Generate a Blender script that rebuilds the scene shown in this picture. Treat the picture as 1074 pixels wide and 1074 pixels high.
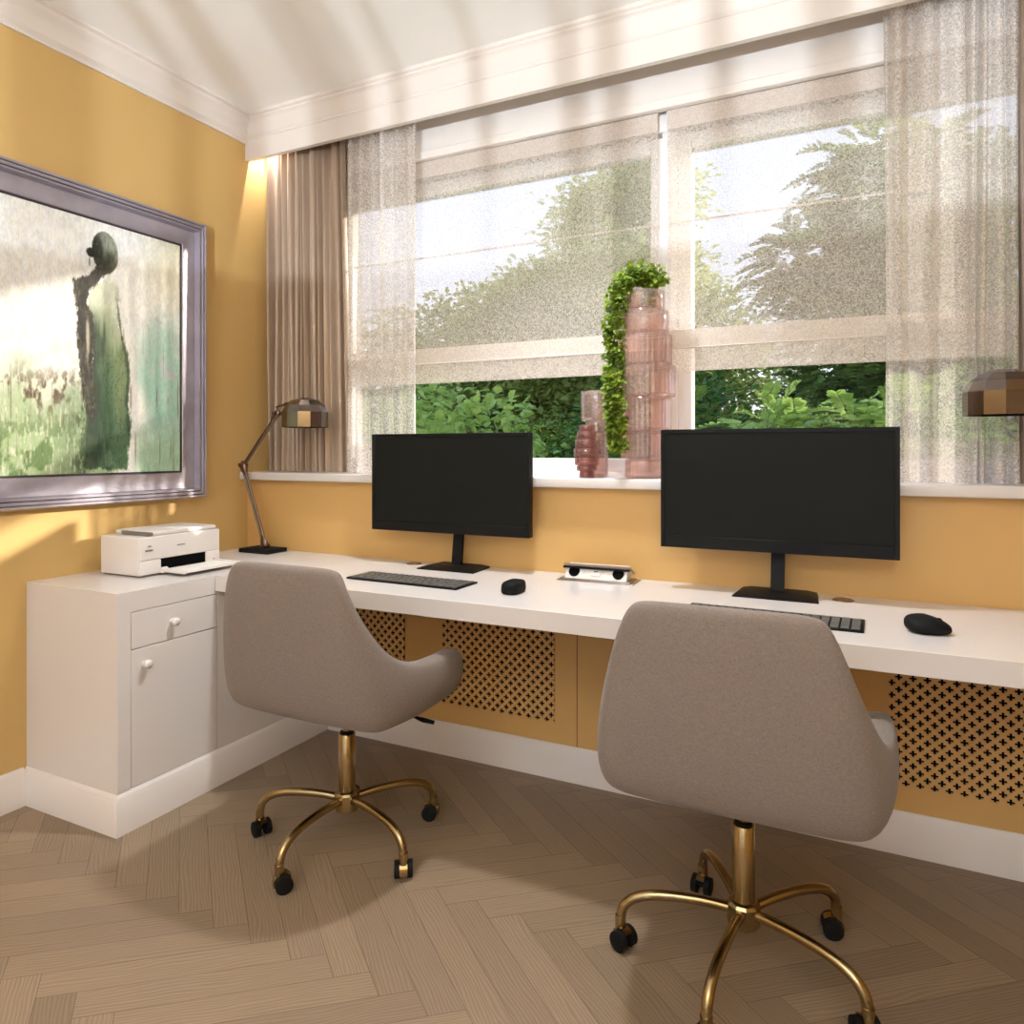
import bpy, bmesh, math, random
import numpy as np
from mathutils import Vector, Matrix

# ------------------------------------------------------------ scene, camera, light
for o in list(bpy.data.objects):
    bpy.data.objects.remove(o, do_unlink=True)
S = bpy.context.scene
COL = S.collection
PI = math.pi
W, DEPTH, H = 3.5, 4.7, 2.73            # room width, depth, ceiling height

cam = bpy.data.cameras.new('camera')
cam.sensor_fit = 'HORIZONTAL'
cam.sensor_width = 36.0
cam.lens = 36.0 * 753.0 / 1074.0
cam.shift_y = -65.0 / 1074.0
cam.clip_start = 0.02
cam.clip_end = 400
co = bpy.data.objects.new('camera', cam)
COL.objects.link(co)
co.location = (2.56, -2.42, 1.2)
co.rotation_euler = (PI / 2, 0, math.radians(26.229))
S.camera = co

S.view_settings.view_transform = 'Standard'
S.view_settings.look = 'None'
S.view_settings.gamma = 1
S.view_settings.use_curve_mapping = False
S.view_settings.exposure = -0.15

world = bpy.data.worlds.new('sky')
S.world = world
world.use_nodes = True
nt = world.node_tree
nt.nodes.clear()
out = nt.nodes.new('ShaderNodeOutputWorld')
bg = nt.nodes.new('ShaderNodeBackground')
tc = nt.nodes.new('ShaderNodeTexCoord')
sep = nt.nodes.new('ShaderNodeSeparateXYZ')
rp = nt.nodes.new('ShaderNodeValToRGB')
rp.color_ramp.elements[0].position = 0.0
rp.color_ramp.elements[0].color = (0.84, 0.86, 1.0, 1)
rp.color_ramp.elements[1].position = 0.8
rp.color_ramp.elements[1].color = (0.50, 0.68, 1.0, 1)
nt.links.new(tc.outputs['Generated'], sep.inputs[0])
nt.links.new(sep.outputs['Z'], rp.inputs[0])
nt.links.new(rp.outputs[0], bg.inputs[0])
nt.links.new(bg.outputs[0], out.inputs[0])
bg.inputs[1].default_value = 1.6


def light(name, kind, loc, direction, energy, color, **kw):
    l = bpy.data.lights.new(name, kind)
    l.energy = energy
    l.color = color
    for k, v in kw.items():
        setattr(l, k, v)
    o = bpy.data.objects.new(name, l)
    COL.objects.link(o)
    o.location = loc
    o.rotation_euler = Vector(direction).to_track_quat('-Z', 'Y').to_euler()
    return o


light('sun', 'SUN', (6, 6, 5), (-1.11, -1.0, -0.45), 8.0, (1.0, 0.92, 0.80), angle=math.radians(1.6))
# ceiling lamp of the room over the work zone
light('ceiling_downlight', 'SPOT', (1.62, -0.50, 2.70), (0, 0, -1), 150.0, (0.88, 0.94, 1.0), spot_size=math.radians(92), spot_blend=0.6, shadow_soft_size=0.07)
# added fill lamp at the made-up rear window, unseen behind the camera
light('rear_fill', 'AREA', (1.8, -4.66, 1.45), (0, 1, 0.35), 2.0, (0.95, 0.98, 1.0), shape='RECTANGLE', size=2.4, size_y=1.9)
# strip lamp in the curtain niche above the left corner
light('curtain_niche_lamp', 'SPOT', (0.075, 0.058, 2.705), (-0.14, -0.12, -1), 26.0, (1.0, 0.98, 0.94), spot_size=math.radians(80), spot_blend=0.6, shadow_soft_size=0.008)


# ------------------------------------------------------------ materials
def sr(r, g, b):
    f = lambda c: (c / 255 / 12.92) if c / 255 <= 0.04045 else ((c / 255 + 0.055) / 1.055) ** 2.4
    return (f(r), f(g), f(b), 1)


def mat(name, color=(0.8, 0.8, 0.8, 1), rough=0.5, metal=0.0, bump=None, var=None, spec=0.5, coat=0.0, sheen=0.0):
    """principled material; bump=(scale,strength), var=(scale,amount) brightness variation"""
    m = bpy.data.materials.new(name)
    m.use_nodes = True
    n = m.node_tree.nodes
    l = m.node_tree.links
    p = n['Principled BSDF']
    p.inputs['Base Color'].default_value = color
    p.inputs['Roughness'].default_value = rough
    p.inputs['Metallic'].default_value = metal
    p.inputs['Specular IOR Level'].default_value = spec
    p.inputs['Coat Weight'].default_value = coat
    p.inputs['Sheen Weight'].default_value = sheen
    t = n.new('ShaderNodeTexCoord')
    if var:
        nz = n.new('ShaderNodeTexNoise')
        nz.inputs['Scale'].default_value = var[0]
        nz.inputs['Detail'].default_value = 4
        l.new(t.outputs['Object'], nz.inputs['Vector'])
        mr = n.new('ShaderNodeMapRange')
        mr.inputs['From Min'].default_value = 0.3
        mr.inputs['From Max'].default_value = 0.7
        mr.inputs['To Min'].default_value = 1 - var[1]
        mr.inputs['To Max'].default_value = 1 + var[1]
        l.new(nz.outputs['Fac'], mr.inputs['Value'])
        mx = n.new('ShaderNodeVectorMath')
        mx.operation = 'SCALE'
        mx.inputs[0].default_value = color[:3]
        l.new(mr.outputs[0], mx.inputs['Scale'])
        l.new(mx.outputs[0], p.inputs['Base Color'])
    if bump:
        nb = n.new('ShaderNodeTexNoise')
        nb.inputs['Scale'].default_value = bump[0]
        nb.inputs['Detail'].default_value = 5
        l.new(t.outputs['Object'], nb.inputs['Vector'])
        b = n.new('ShaderNodeBump')
        b.inputs['Strength'].default_value = bump[1]
        b.inputs['Distance'].default_value = 0.002
        l.new(nb.outputs['Fac'], b.inputs['Height'])
        l.new(b.outputs[0], p.inputs['Normal'])
    return m


M = {}
M['wall'] = mat('ochre_wall_paint', sr(209, 173, 111), 0.55, bump=(220, 0.12), var=(2.0, 0.02), spec=0.3)
M['panel'] = mat('ochre_panel_paint', sr(210, 167, 103), 0.45, bump=(300, 0.05), var=(3.0, 0.02), spec=0.35)
M['white'] = mat('white_paint', sr(238, 230, 224), 0.6, bump=(180, 0.05), var=(2, 0.01), spec=0.3)
M['trimw'] = mat('white_trim_paint', sr(229, 220, 213), 0.4, bump=(120, 0.03), var=(2, 0.01), spec=0.4)
M['lacquer'] = mat('white_lacquer', sr(222, 214, 209), 0.22, bump=(60, 0.02), var=(3, 0.008), spec=0.5)
M['upvc'] = mat('white_window_frame', sr(242, 238, 236), 0.3, bump=(60, 0.02), var=(3, 0.008))
M['black'] = mat('black_plastic', sr(14, 14, 14), 0.5, bump=(400, 0.05), var=(40, 0.05), spec=0.2)
M['blackmatte'] = mat('black_rubber', sr(16, 16, 16), 0.7, bump=(300, 0.1), var=(40, 0.05), spec=0.2)
M['screen'] = mat('dark_screen', sr(20, 22, 19), 0.55, bump=(900, 0.02), var=(2, 0.05), spec=0.14)
M['gold'] = mat('brushed_brass', sr(168, 146, 106), 0.24, 1.0, bump=(500, 0.03), var=(8, 0.04))
M['bronze'] = mat('dark_bronze', sr(118, 100, 86), 0.28, 1.0, bump=(300, 0.03), var=(8, 0.04))
M['mirror'] = mat('polished_bronze', sr(122, 111, 104), 0.14, 1.0, bump=(40, 0.01), var=(4, 0.02))
M['grommet'] = mat('brown_brass', sr(150, 110, 62), 0.35, 0.8, bump=(300, 0.03), var=(9, 0.04))
M['silver'] = mat('satin_steel', sr(170, 160, 150), 0.3, 0.9, bump=(300, 0.04), var=(9, 0.04))
M['printerw'] = mat('white_printer_plastic', sr(228, 220, 214), 0.4, bump=(500, 0.05), var=(12, 0.01))
M['printerg'] = mat('grey_printer_plastic', sr(120, 110, 100), 0.5, bump=(500, 0.05), var=(12, 0.03))
M['key'] = mat('grey_keycap', sr(92, 90, 86), 0.4, bump=(300, 0.05), var=(50, 0.05))
M['slot'] = mat('black_recess', sr(8, 8, 8), 0.9, bump=(100, 0.02), var=(10, 0.02), spec=0.1)
M['red'] = mat('red_indicator', sr(220, 60, 50), 0.4, bump=(100, 0.02), var=(10, 0.02))
M['bark'] = mat('tree_bark', sr(96, 78, 62), 0.9, bump=(20, 0.6), var=(6, 0.3))
M['stem'] = mat('green_stem', sr(96, 120, 50), 0.6, bump=(40, 0.2), var=(20, 0.1))
M['grass'] = mat('garden_grass', sr(84, 112, 48), 0.9, bump=(60, 0.6), var=(3, 0.3))
M['frame'] = mat('silver_lilac_frame', sr(172, 166, 178), 0.36, 0.6, bump=(60, 0.25), var=(14, 0.10))
M['framedk'] = mat('dark_frame_groove', sr(58, 50, 54), 0.4, 0.4, bump=(60, 0.1), var=(14, 0.1))
M['drape'] = mat('taupe_satin', sr(172, 150, 130), 0.26, 0.15, bump=(300, 0.05), var=(5, 0.05), sheen=0.3)


def fabric():
    m = mat('grey_woven_fabric', sr(150, 138, 128), 0.9, spec=0.1, sheen=0.15)
    n, l = m.node_tree.nodes, m.node_tree.links
    p = n['Principled BSDF']
    t = n['Texture Coordinate']
    comb = []
    for sc in ((900, 900, 150), (150, 150, 900)):
        mp = n.new('ShaderNodeMapping')
        mp.inputs['Scale'].default_value = sc
        nz = n.new('ShaderNodeTexNoise')
        nz.inputs['Scale'].default_value = 1
        nz.inputs['Detail'].default_value = 3
        l.new(t.outputs['Object'], mp.inputs[0])
        l.new(mp.outputs[0], nz.inputs['Vector'])
        comb.append(nz)
    a = n.new('ShaderNodeMath')
    a.operation = 'ADD'
    l.new(comb[0].outputs['Fac'], a.inputs[0])
    l.new(comb[1].outputs['Fac'], a.inputs[1])
    r = n.new('ShaderNodeValToRGB')
    r.color_ramp.elements[0].position = 0.35
    r.color_ramp.elements[0].color = sr(116, 104, 95)
    r.color_ramp.elements[1].position = 0.65
    r.color_ramp.elements[1].color = sr(142, 129, 120)
    h = n.new('ShaderNodeMath')
    h.operation = 'MULTIPLY'
    h.inputs[1].default_value = 0.5
    l.new(a.outputs[0], h.inputs[0])
    l.new(h.outputs[0], r.inputs[0])
    l.new(r.outputs[0], p.inputs['Base Color'])
    b = n.new('ShaderNodeBump')
    b.inputs['Strength'].default_value = 0.25
    b.inputs['Distance'].default_value = 0.001
    l.new(h.outputs[0], b.inputs['Height'])
    l.new(b.outputs[0], p.inputs['Normal'])
    return m


M['fabric'] = fabric()


def wood():
    m = mat('oak_parquet', (0.4, 0.3, 0.2, 1), 0.42, spec=0.35)
    n, l = m.node_tree.nodes, m.node_tree.links
    p = n['Principled BSDF']
    uv = n.new('ShaderNodeUVMap')
    uv.uv_map = 'UVMap'
    at = n.new('ShaderNodeAttribute')
    at.attribute_name = 'plank'
    # warp
    wn = n.new('ShaderNodeTexNoise')
    wn.inputs['Scale'].default_value = 3.0
    wn.inputs['Detail'].default_value = 2
    mp0 = n.new('ShaderNodeMapping')
    mp0.inputs['Scale'].default_value = (1.0, 4.0, 1)
    l.new(uv.outputs[0], mp0.inputs[0])
    l.new(mp0.outputs[0], wn.inputs['Vector'])
    mp = n.new('ShaderNodeMapping')
    mp.inputs['Scale'].default_value = (0.9, 10.0, 1)
    l.new(uv.outputs[0], mp.inputs[0])
    ad = n.new('ShaderNodeVectorMath')
    ad.operation = 'MULTIPLY_ADD'
    ad.inputs[1].default_value = (0.6, 0.55, 0)
    l.new(wn.outputs['Color'], ad.inputs[0])
    l.new(mp.outputs[0], ad.inputs[2])
    wv = n.new('ShaderNodeTexWave')
    wv.wave_type = 'BANDS'
    wv.bands_direction = 'Y'
    wv.inputs['Scale'].default_value = 3.2
    wv.inputs['Distortion'].default_value = 2.2
    wv.inputs['Detail'].default_value = 2
    wv.inputs['Detail Scale'].default_value = 0.7
    l.new(ad.outputs[0], wv.inputs['Vector'])
    fn = n.new('ShaderNodeTexNoise')
    fn.inputs['Scale'].default_value = 1
    fn.inputs['Detail'].default_value = 4
    mp2 = n.new('ShaderNodeMapping')
    mp2.inputs['Scale'].default_value = (10, 260, 1)
    l.new(uv.outputs[0], mp2.inputs[0])
    l.new(mp2.outputs[0], fn.inputs['Vector'])
    mixf = n.new('ShaderNodeMath')
    mixf.operation = 'MULTIPLY_ADD'
    mixf.inputs[1].default_value = 0.36
    l.new(wv.outputs['Fac'], mixf.inputs[0])
    half = n.new('ShaderNodeMath')
    half.operation = 'MULTIPLY'
    half.inputs[1].default_value = 0.64
    l.new(fn.outputs['Fac'], half.inputs[0])
    l.new(half.outputs[0], mixf.inputs[2])
    r = n.new('ShaderNodeValToRGB')
    r.color_ramp.elements[0].position = 0.1
    r.color_ramp.elements[0].color = sr(128, 106, 84)
    r.color_ramp.elements[1].position = 0.9
    r.color_ramp.elements[1].color = sr(154, 133, 109)
    l.new(mixf.outputs[0], r.inputs[0])
    hv = n.new('ShaderNodeHueSaturation')
    mr = n.new('ShaderNodeMapRange')
    mr.inputs['To Min'].default_value = 0.86
    mr.inputs['To Max'].default_value = 1.10
    l.new(at.outputs['Fac'], mr.inputs['Value'])
    l.new(mr.outputs[0], hv.inputs['Value'])
    l.new(r.outputs[0], hv.inputs['Color'])
    l.new(hv.outputs[0], p.inputs['Base Color'])
    b = n.new('ShaderNodeBump')
    b.inputs['Strength'].default_value = 0.15
    b.inputs['Distance'].default_value = 0.001
    l.new(mixf.outputs[0], b.inputs['Height'])
    l.new(b.outputs[0], p.inputs['Normal'])
    return m


M['wood'] = wood()


def sheer(name, color, lo, hi, cell=0.004, trans=0.15):
    """open woven cloth: threads (diffuse + translucent) with real gaps in a fine random weave"""
    m = bpy.data.materials.new(name)
    m.use_nodes = True
    n, l = m.node_tree.nodes, m.node_tree.links
    n.clear()
    o = n.new('ShaderNodeOutputMaterial')
    mx = n.new('ShaderNodeMixShader')
    tr = n.new('ShaderNodeBsdfTransparent')
    df = n.new('ShaderNodeBsdfDiffuse')
    tl = n.new('ShaderNodeBsdfTranslucent')
    m2 = n.new('ShaderNodeMixShader')
    m2.inputs[0].default_value = trans
    df.inputs[0].default_value = color
    tl.inputs[0].default_value = color
    l.new(df.outputs[0], m2.inputs[1])
    l.new(tl.outputs[0], m2.inputs[2])
    t = n.new('ShaderNodeTexCoord')
    sn = n.new('ShaderNodeVectorMath')
    sn.operation = 'SNAP'
    sn.inputs[1].default_value = (cell, cell, cell)
    l.new(t.outputs['Object'], sn.inputs[0])
    wn = n.new('ShaderNodeTexWhiteNoise')
    wn.noise_dimensions = '3D'
    l.new(sn.outputs[0], wn.inputs['Vector'])
    mr = n.new('ShaderNodeMapRange')
    mr.inputs['To Min'].default_value = lo
    mr.inputs['To Max'].default_value = hi
    l.new(wn.outputs['Value'], mr.inputs['Value'])
    l.new(mr.outputs[0], mx.inputs[0])
    l.new(tr.outputs[0], mx.inputs[1])
    l.new(m2.outputs[0], mx.inputs[2])
    l.new(mx.outputs[0], o.inputs[0])
    return m


M['blind'] = sheer('sheer_blind_cloth', sr(226, 214, 204), 0.28, 0.68, trans=0.24)
M['blindhem'] = sheer('sheer_blind_hem', sr(226, 214, 204), 0.72, 0.96)
M['voile'] = sheer('voile_cloth', sr(236, 228, 222), 0.32, 0.80, trans=0.3)
M['shade_paper'] = sheer('paper_slat', sr(240, 235, 228), 0.38, 0.44)


def glass(name, tint, gloss=0.08, body=0.0):
    m = bpy.data.materials.new(name)
    m.use_nodes = True
    n, l = m.node_tree.nodes, m.node_tree.links
    n.clear()
    o = n.new('ShaderNodeOutputMaterial')
    tr = n.new('ShaderNodeBsdfTransparent')
    tr.inputs[0].default_value = tint
    gl = n.new('ShaderNodeBsdfGlossy')
    gl.inputs['Roughness'].default_value = 0.08
    fr = n.new('ShaderNodeLayerWeight')
    fr.inputs[0].default_value = 0.25
    nz = n.new('ShaderNodeTexNoise')
    nz.inputs['Scale'].default_value = 6
    mth = n.new('ShaderNodeMath')
    mth.operation = 'MULTIPLY_ADD'
    mth.inputs[1].default_value = 0.5 if body else 0.12
    mth.inputs[2].default_value = gloss
    l.new(fr.outputs['Fresnel'], mth.inputs[0])
    mx = n.new('ShaderNodeMixShader')
    l.new(mth.outputs[0], mx.inputs[0])
    src = tr
    if body:
        df = n.new('ShaderNodeBsdfDiffuse')
        tl = n.new('ShaderNodeBsdfTranslucent')
        for q in (df, tl):
            q.inputs[0].default_value = tint
        a = n.new('ShaderNodeMixShader')
        a.inputs[0].default_value = 0.5
        l.new(df.outputs[0], a.inputs[1])
        l.new(tl.outputs[0], a.inputs[2])
        b = n.new('ShaderNodeMixShader')
        mr = n.new('ShaderNodeMapRange')
        mr.inputs['To Min'].default_value = body * 0.85
        mr.inputs['To Max'].default_value = body * 1.15
        l.new(nz.outputs['Fac'], mr.inputs['Value'])
        l.new(mr.outputs[0], b.inputs[0])
        l.new(tr.outputs[0], b.inputs[1])
        l.new(a.outputs[0], b.inputs[2])
        src = b
    l.new(src.outputs[0], mx.inputs[1])
    l.new(gl.outputs[0], mx.inputs[2])
    l.new(mx.outputs[0], o.inputs[0])
    return m


M['pane'] = glass('window_glass', (0.98, 0.99, 0.98, 1), 0.0)
M['pink'] = glass('ribbed_pink_glass', (0.97, 0.85, 0.81, 1), 0.05, 0.12)
M['plum'] = glass('dark_plum_glass', (0.80, 0.56, 0.52, 1), 0.06, 0.14)


def leafmat(name, c1, c2, scale=2.0, trans=0.4):
    m = bpy.data.materials.new(name)
    m.use_nodes = True
    n, l = m.node_tree.nodes, m.node_tree.links
    n.clear()
    o = n.new('ShaderNodeOutputMaterial')
    t = n.new('ShaderNodeTexCoord')
    nz = n.new('ShaderNodeTexNoise')
    nz.inputs['Scale'].default_value = scale
    nz.inputs['Detail'].default_value = 6
    nz.inputs['Roughness'].default_value = 0.8
    l.new(t.outputs['Object'], nz.inputs['Vector'])
    r = n.new('ShaderNodeValToRGB')
    r.color_ramp.elements[0].position = 0.35
    r.color_ramp.elements[0].color = c1
    r.color_ramp.elements[1].position = 0.65
    r.color_ramp.elements[1].color = c2
    l.new(nz.outputs['Fac'], r.inputs[0])
    df = n.new('ShaderNodeBsdfPrincipled')
    df.inputs['Roughness'].default_value = 0.5
    tl = n.new('ShaderNodeBsdfTranslucent')
    mx = n.new('ShaderNodeMixShader')
    mx.inputs[0].default_value = trans
    l.new(r.outputs[0], df.inputs['Base Color'])
    l.new(r.outputs[0], tl.inputs[0])
    l.new(df.outputs[0], mx.inputs[1])
    l.new(tl.outputs[0], mx.inputs[2])
    l.new(mx.outputs[0], o.inputs[0])
    return m


M['leaf_round'] = leafmat('bright_round_leaves', sr(110, 150, 60), sr(190, 214, 120))
M['leaf_dark'] = leafmat('deep_green_leaves', sr(40, 78, 30), sr(100, 146, 64))
M['leaf_mid'] = leafmat('mid_green_leaves', sr(104, 128, 60), sr(180, 192, 108))
M['leaf_pale'] = leafmat('pale_yellow_green_leaves', sr(170, 186, 100), sr(226, 230, 160))
M['leaf_frond'] = leafmat('feathery_leaves', sr(70, 112, 50), sr(160, 184, 86))
M['ivy'] = leafmat('ivy_leaves', sr(50, 84, 14), sr(160, 184, 60), 22, 0.4)


# ------------------------------------------------------------ mesh helpers
def obj(name, bm, m, parent=None, smooth=None, sub=0, loc=None):
    me = bpy.data.meshes.new(name)
    if isinstance(bm, bmesh.types.BMesh):
        bm.to_mesh(me)
        bm.free()
    else:
        me.from_pydata(bm[0], [], bm[1])
        me.update()
    for mm in (m if isinstance(m, (list, tuple)) else [m]):
        me.materials.append(mm)
    if smooth is not None:
        me.shade_smooth()
        if smooth < 180:
            me.set_sharp_from_angle(angle=math.radians(smooth))
    o = bpy.data.objects.new(name, me)
    COL.objects.link(o)
    if parent is not None:
        o.parent = parent
    if loc is not None:
        o.location = loc
    if sub:
        md = o.modifiers.new('subdivision', 'SUBSURF')
        md.levels = sub
        md.render_levels = sub
    return o


def tag(o, label, cat, group=None, kind=None):
    o['label'] = label
    o['category'] = cat
    if group:
        o['group'] = group
    if kind:
        o['kind'] = kind
    return o


def thing(name, label, cat, loc=(0, 0, 0), rz=0.0, group=None):
    o = bpy.data.objects.new(name, None)
    o.empty_display_size = 0.05
    COL.objects.link(o)
    o.location = loc
    o.rotation_euler = (0, 0, rz)
    return tag(o, label, cat, group)


def struct(name, bm, m, label=None, smooth=None, parent=None):
    o = obj(name, bm, m, parent, smooth)
    if parent is None:
        o['kind'] = 'structure'
        if label:
            o['label'] = label
            o['category'] = name.split('_')[0]
    return o


def copy_tree(o, parent=None):
    c = o.copy()
    COL.objects.link(c)
    c.parent = parent
    for ch in list(o.children):
        copy_tree(ch, c)
    return c


def box(bm, x0, x1, y0, y1, z0, z1, bev=0.0, seg=2, mi=0):
    vs = [bm.verts.new(p) for p in ((x0, y0, z0), (x1, y0, z0), (x1, y1, z0), (x0, y1, z0), (x0, y0, z1), (x1, y0, z1), (x1, y1, z1), (x0, y1, z1))]
    fs = [bm.faces.new([vs[i] for i in f]) for f in ((3, 2, 1, 0), (4, 5, 6, 7), (0, 1, 5, 4), (1, 2, 6, 5), (2, 3, 7, 6), (3, 0, 4, 7))]
    for f in fs:
        f.material_index = mi
    if bev:
        es = list({e for f in fs for e in f.edges})
        bmesh.ops.bevel(bm, geom=es, offset=bev, segments=seg, affect='EDGES', profile=0.5)
    return bm


def B(x0, x1, y0, y1, z0, z1, bev=0.0, seg=2):
    return box(bmesh.new(), x0, x1, y0, y1, z0, z1, bev, seg)


def lathe(bm, prof, n=32, c=(0, 0), a0=0.0, rib=0.0, ribs=0):
    """prof: list of (r,z); closes at r==0"""
    rings = []
    for r, z in prof:
        if r <= 1e-6:
            rings.append([bm.verts.new((c[0], c[1], z))])
        else:
            ring = []
            for i in range(n):
                a = a0 + 2 * PI * i / n
                rr = r * (1 + rib * (1 if ribs and (i % 2) else 0))
                ring.append(bm.verts.new((c[0] + rr * math.cos(a), c[1] + rr * math.sin(a), z)))
            rings.append(ring)
    for p, q in zip(rings, rings[1:]):
        if len(p) == 1 and len(q) == 1:
            continue
        for i in range(n):
            j = (i + 1) % n
            if len(p) == 1:
                bm.faces.new((p[0], q[j], q[i]))
            elif len(q) == 1:
                bm.faces.new((p[i], p[j], q[0]))
            else:
                bm.faces.new((p[i], p[j], q[j], q[i]))
    return bm


def tube(bm, pts, r, n=12, cap=True, flat=1.0):
    pts = [Vector(p) for p in pts]
    rs = r if isinstance(r, (list, tuple)) else [r] * len(pts)
    rings = []
    up = None
    for i, p in enumerate(pts):
        t = (pts[min(i + 1, len(pts) - 1)] - pts[max(i - 1, 0)]).normalized()
        if up is None:
            up = Vector((0, 0, 1)) if abs(t.z) < 0.9 else Vector((0, 1, 0))
        s = t.cross(up).normalized()
        u = s.cross(t).normalized()
        up = u
        rings.append([bm.verts.new(p + s * rs[i] * math.cos(2 * PI * k / n) + u * rs[i] * flat * math.sin(2 * PI * k / n)) for k in range(n)])
    for a, b in zip(rings, rings[1:]):
        for k in range(n):
            bm.faces.new((a[k], a[(k + 1) % n], b[(k + 1) % n], b[k]))
    if cap:
        bm.faces.new(rings[0][::-1])
        bm.faces.new(rings[-1])
    return bm


def spline(ctrl, k=8):
    """Catmull-Rom through points"""
    P = [Vector(p) for p in ctrl]
    P = [P[0] * 2 - P[1]] + P + [P[-1] * 2 - P[-2]]
    out = []
    for i in range(1, len(P) - 2):
        for j in range(k):
            t = j / k
            a, b, c, d = P[i - 1], P[i], P[i + 1], P[i + 2]
            out.append(0.5 * ((2 * b) + (c - a) * t + (2 * a - 5 * b + 4 * c - d) * t * t + (3 * b - a - 3 * c + d) * t ** 3))
    out.append(P[-2])
    return out


def extrude_profile(prof, axis, a0, a1, m0=0.0, m1=0.0):
    """prof of (u,z) points swept along an axis. axis 'y': u is x; axis 'x': u is y.
    m0/m1: mitre factor, end shifted by m*u"""
    bm = bmesh.new()
    A, Bv = [], []
    for u, z in prof:
        if axis == 'y':
            A.append(bm.verts.new((u, a0 + m0 * u, z)))
            Bv.append(bm.verts.new((u, a1 + m1 * u, z)))
        else:
            A.append(bm.verts.new((a0 + m0 * u, u, z)))
            Bv.append(bm.verts.new((a1 + m1 * u, u, z)))
    n = len(prof)
    for i in range(n):
        j = (i + 1) % n
        bm.faces.new((A[i], A[j], Bv[j], Bv[i]))
    bm.faces.new(A[::-1])
    bm.faces.new(Bv)
    bmesh.ops.recalc_face_normals(bm, faces=bm.faces)
    return bm


# ------------------------------------------------------------ room shell
def herringbone():
    w, n, sy = 0.0898, 6.55, 0.812
    L = w * n
    r2 = math.sqrt(0.5)
    # one board corner fixes the pattern
    ax, ay = 1.156 - (1 + n) * w * r2, -1.083 - (1 + n) * w * r2 * sy
    verts, faces, uvs, cols = [], [], [], []
    rnd = random.Random(4)
    g = 0.0005
    X0, X1, Y0, Y1 = 0.065, W, -DEPTH, -0.045

    def clip(poly):
        for ax_, lim, sg in ((0, X0, 1), (0, X1, -1), (1, Y0, 1), (1, Y1, -1)):
            out_ = []
            for i in range(len(poly)):
                p, q = poly[i], poly[(i + 1) % len(poly)]
                dp, dq = (p[ax_] - lim) * sg, (q[ax_] - lim) * sg
                if dp >= 0:
                    out_.append(p)
                if (dp >= 0) != (dq >= 0):
                    t_ = dp / (dp - dq)
                    out_.append(tuple(a + (b - a) * t_ for a, b in zip(p, q)))
            poly = out_
            if not poly:
                return poly
        return poly
    for k in range(-70, 70):
        for mth in range(-12, 13):
            for kind in (0, 1):
                if kind == 0:
                    x0, y0, x1, y1 = k, k, k + n, k + 1
                else:
                    x0, y0, x1, y1 = k, k + 1, k + 1, k + 1 + n
                x0, x1, y0, y1 = x0 + n * mth, x1 + n * mth, y0 - n * mth, y1 - n * mth
                c = [(x0 * w + g, y0 * w + g), (x1 * w - g, y0 * w + g), (x1 * w - g, y1 * w - g), (x0 * w + g, y1 * w - g)]
                pts = [(ax + (p[0] + p[1]) * r2, ay + (p[1] - p[0]) * r2 * sy) for p in c]
                if max(p[0] for p in pts) < X0 or min(p[0] for p in pts) > X1 or max(p[1] for p in pts) < Y0 or min(p[1] for p in pts) > Y1:
                    continue
                u0, v0, col = rnd.random() * 30, rnd.random() * 30, rnd.random()
                q = [(0, 0), (L, 0), (L, w), (0, w)] if kind == 0 else [(0, w), (0, 0), (L, 0), (L, w)]
                poly = clip([(p[0], p[1], u0 + uu[0], v0 + uu[1]) for p, uu in zip(pts, q)])
                if len(poly) < 3:
                    continue
                b = len(verts)
                verts += [(p[0], p[1], 0.0) for p in poly]
                faces.append(tuple(range(b, b + len(poly))))
                uvs += [(p[2], p[3]) for p in poly]
                cols.append(col)
    # border boards along the two walls
    for k in range(-1, 5):
        for (a0, b0, a1, b1, fl) in ((k * 0.9 + 0.3, Y1 + 2 * g, k * 0.9 + 1.2 - g, 0.012, 0), (0.0, -k * 1.1 - 1.1 + g, X0 - 2 * g, -k * 1.1, 1)):
            a0, a1, b0, b1 = max(a0, 0.0 if fl else X0), min(a1, W), max(b0, -DEPTH), min(b1, 0.012)
            if a1 - a0 < 0.01 or b1 - b0 < 0.01:
                continue
            b = len(verts)
            verts += [(a0, b0, 0), (a1, b0, 0), (a1, b1, 0), (a0, b1, 0)]
            faces.append((b, b + 1, b + 2, b + 3))
            u0, v0 = rnd.random() * 30, rnd.random() * 30
            uvs += [(u0 + (q_[1] if fl else q_[0]), v0 + (q_[0] if fl else q_[1])) for q_ in verts[-4:]]
            cols.append(rnd.random())
    me = bpy.data.meshes.new('floor')
    me.from_pydata(verts, [], faces)
    uvl = me.uv_layers.new(name='UVMap')
    uvl.data.foreach_set('uv', np.array(uvs, dtype=np.float32).ravel())
    at = me.attributes.new('plank', 'FLOAT', 'FACE')
    at.data.foreach_set('value', np.array(cols, dtype=np.float32))
    me.materials.append(M['wood'])
    o = bpy.data.objects.new('floor', me)
    COL.objects.link(o)
    o['kind'] = 'structure'
    # dark joint base under the boards, part of the floor
    obj('subfloor', B(0, W, -DEPTH, 0.012, -0.05, -0.0015), mat('dark_joint', sr(70, 56, 44), 0.8, bump=(50, 0.1), var=(5, 0.1)), o)


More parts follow.
